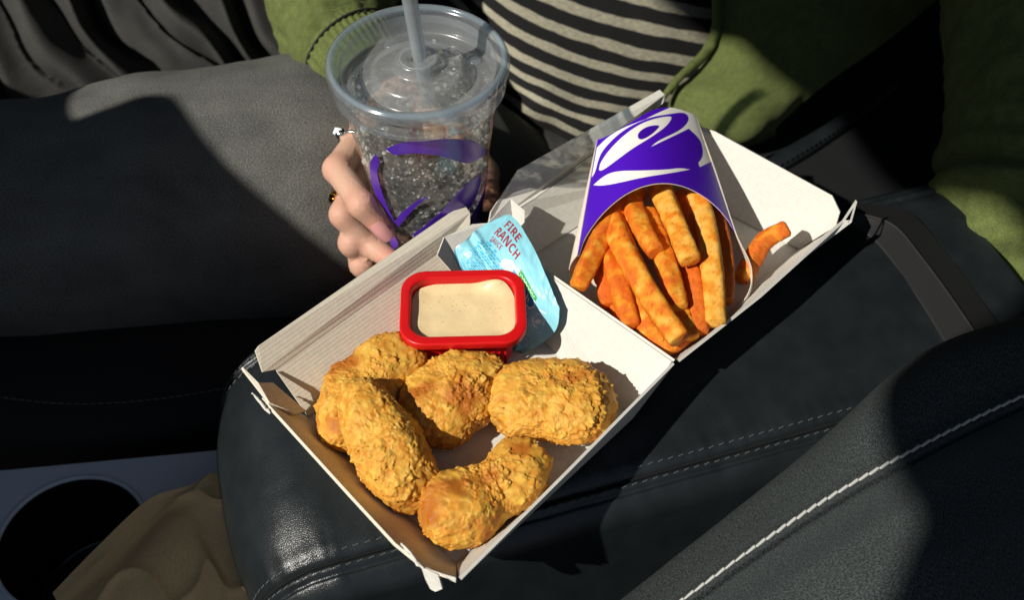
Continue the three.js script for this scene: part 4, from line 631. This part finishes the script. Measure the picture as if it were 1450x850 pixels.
// ------------------------------------------------------------------ sauce packet
{
  const cv = document.createElement('canvas'); cv.width = 1024; cv.height = 768; const cx = cv.getContext('2d');
  const drawPacket = c => {
    c.fillStyle = '#8fd3e2'; c.fillRect(0, 0, 1024, 768);
    for (let j = 0; j < 26; j++) for (let i = 0; i < 30; i++) { const x = 60 + i * 30 + (j % 2) * 14 + rr(-3, 3), y = 250 + j * 21 + 0.06 * x; const e = x < 120 + rr(0, 40) || x > 640 + j * 18 + rr(-40, 40) || y < 300 - 0.02 * x + rr(-30, 30); if (e || rnd() < 0.12) continue; c.fillStyle = rnd() < 0.6 ? '#2ca6cf' : '#48b6d8'; c.fillRect(x, y, 22 + 4 * rnd(), 13); }
    c.fillStyle = '#eef2f0'; for (const [x, y, r] of [[470, 300, 34], [505, 280, 40], [540, 305, 36], [560, 330, 30], [520, 330, 30]]) { c.beginPath(); c.arc(x, y, r, 0, 7); c.fill(); }
    c.fillStyle = '#a51225'; c.font = 'bold 104px sans-serif'; c.save(); c.translate(275, 118); c.scale(0.74, 1); c.fillText('FIRE', 0, 0); c.fillText('RANCH', -34, 98); c.restore();
    c.save(); c.translate(262, 268); c.scale(0.8, 1); c.font = 'bold 48px sans-serif'; c.fillText('SAUCE', 0, 0); c.restore();
    c.fillStyle = '#15304a'; c.font = 'bold 40px sans-serif'; c.save(); c.translate(196, 330); c.fillText('12', 0, 0); c.restore();
    c.save(); c.translate(-75, -40);
    c.fillStyle = '#d9f1f4'; c.beginPath(); c.moveTo(600, 300); c.lineTo(650, 275); c.lineTo(840, 292); c.lineTo(862, 360); c.lineTo(835, 410); c.lineTo(640, 412); c.lineTo(612, 380); c.fill();
    c.fillStyle = '#2fa0d0'; c.beginPath(); c.moveTo(612, 312); c.lineTo(830, 318); c.lineTo(848, 360); c.lineTo(826, 398); c.lineTo(646, 400); c.lineTo(622, 376); c.fill();
    c.fillStyle = '#2f9a3f'; c.beginPath(); c.moveTo(650, 262); c.lineTo(846, 276); c.lineTo(850, 318); c.lineTo(652, 306); c.fill();
    c.strokeStyle = '#bfe6c0'; c.lineWidth = 5; c.beginPath(); for (let i = 0; i < 24; i++) { const x = 664 + i * 7.4, y = 288 + 8 * Math.sin(i * 1.9) + i * 0.4; i ? c.lineTo(x, y) : c.moveTo(x, y); } c.stroke();
    c.fillStyle = '#f4fbfb'; c.font = 'bold 66px sans-serif'; c.save(); c.translate(640, 384); c.scale(0.86, 1); c.fillText('Ranch', 0, 0); c.restore();
    c.restore(); c.save(); c.translate(-70, -30);
    c.strokeStyle = '#e6f4f4'; c.lineWidth = 12; c.beginPath(); c.moveTo(890, 380); c.bezierCurveTo(940, 330, 980, 360, 985, 420); c.stroke(); c.beginPath(); c.moveTo(880, 420); c.bezierCurveTo(900, 470, 930, 480, 960, 470); c.stroke(); c.beginPath(); c.moveTo(900, 330); c.lineTo(960, 300); c.stroke();
    c.fillStyle = '#e6f4f4'; c.beginPath(); c.ellipse(935, 425, 18, 30, 0.6, 0, 7); c.fill(); c.restore();
  };
  drawPacket(cx);
  const tx = new THREE.CanvasTexture(cv); tx.colorSpace = THREE.SRGBColorSpace; tx.flipY = false;
  const mat = phy({ map: tx, roughness: 0.38, specularIntensity: 0.7, clearcoat: 0.2, clearcoatRoughness: 0.3 });
  const blue = phy({ color: L(0.02, 0.20, 0.36), roughness: 0.4 });
  const rows = [
    [P(700, 311, 0.047), P(722, 305, 0.048), P(752, 345, 0.046), P(775, 395, 0.042), P(792, 437, 0.034)],
    [P(680, 322, 0.045), P(702, 328, 0.046), P(733, 366, 0.043), P(763, 415, 0.037), P(790, 458, 0.027)],
    [P(658, 342, 0.044), P(678, 356, 0.042), P(712, 392, 0.034), P(750, 442, 0.027), P(784, 472, 0.019)],
    [P(645, 352, 0.041), P(662, 374, 0.036), P(694, 416, 0.025), P(734, 472, 0.016), P(762, 490, 0.011)],
    [P(652, 374, 0.034), P(664, 396, 0.028), P(694, 440, 0.016), P(725, 492, 0.009), P(742, 500, 0.006)]];
  const t = thing('sauce_packet', 'pale blue fire ranch sauce packet propped behind the red cup', 'sauce packet');
  const wr = (u, v, p) => 0.0010 * fbm(u * 7, v * 5, 2, 3) + 0.0014 * Math.exp(-Math.pow((v - 0.42 - 0.35 * (u - 0.2)) / 0.035, 2)) * (1 - sm(0.25, 0.5, u)) - 0.0012 * Math.exp(-Math.pow((v - 0.5 - 0.4 * (u - 0.2)) / 0.04, 2)) * (1 - sm(0.3, 0.5, u)) + 0.0007 * Math.sin(u * 40) * sm(0.85, 1, v) + 0.0009 * noise(u * 22, v * 3, 4) * (1 - sm(0, 0.15, v));
  const g = patch(rows, 100, 70, 0.0004, 1, 1, wr);
  mesh('packet_front', g, mat, t);
  const rows2 = rows.map((r, j) => r.map((p, i) => { const e = Math.sin(Math.PI * j / 4) * Math.sin(Math.PI * Math.min(1, i / 4)); return p.clone().add(V(-0.0006, -0.0012 - 0.006 * e, -0.0004 - 0.001 * e)); }));
  mesh('packet_back', patch(rows2, 60, 40, 0.0004, 1, 1), blue, t);
}
// ------------------------------------------------------------------ paper bag
{
  const t = thing('paper_bag', 'crumpled brown paper bag beside the cup holder', 'paper bag');
  const y = -0.075;
  const rows = [
    [P(75, 840, y - 0.005), P(140, 775, y), P(215, 705, y + 0.008), P(262, 690, y + 0.012), P(305, 676, y + 0.014), P(360, 668, y + 0.01)],
    [P(90, 862, y - 0.004), P(160, 800, y - 0.003), P(232, 728, y + 0.001), P(275, 705, y + 0.012), P(315, 700, y + 0.016), P(370, 690, y + 0.01)],
    [P(130, 880, y + 0.004), P(185, 815, y + 0.012), P(245, 750, y + 0.014), P(285, 735, y + 0.012), P(325, 735, y + 0.016), P(380, 735, y + 0.01)],
    [P(180, 930, y + 0.004), P(230, 870, y + 0.012), P(280, 820, y + 0.016), P(310, 810, y + 0.014), P(345, 810, y + 0.012), P(390, 810, y + 0.01)],
    [P(200, 1000, y), P(250, 960, y + 0.01), P(290, 930, y + 0.012), P(320, 920, y + 0.01), P(350, 920, y + 0.01), P(400, 920, y)]];
  const cr = (u, v, p) => { const w = worley(u * 4.5 + 2, v * 4.5, 1.5); const rg = 1 - Math.min(1, Math.abs(noise(u * 3.1 + 4, v * 2.6, 2.5)) * 4); return 0.0006 * (w[2] - w[0]) + 0.0045 * rg * rg * rg + 0.004 * Math.abs(noise(u * 2 + v * 3, v * 1.5 - u, 7.5)); };
  mesh('front_sheet', patch(rows, 120, 110, 0.0006, 0.13, 0.13, cr), M.kraft, t);
  mesh('back_sheet', patch(rows.map((r, j) => r.map(p => p.clone().add(V(0.001, -0.006 - 0.003 * j, 0)))), 60, 60, 0.0006, 0.13, 0.13, cr), M.kraft, t);
}
renderer.render(scene, camera);
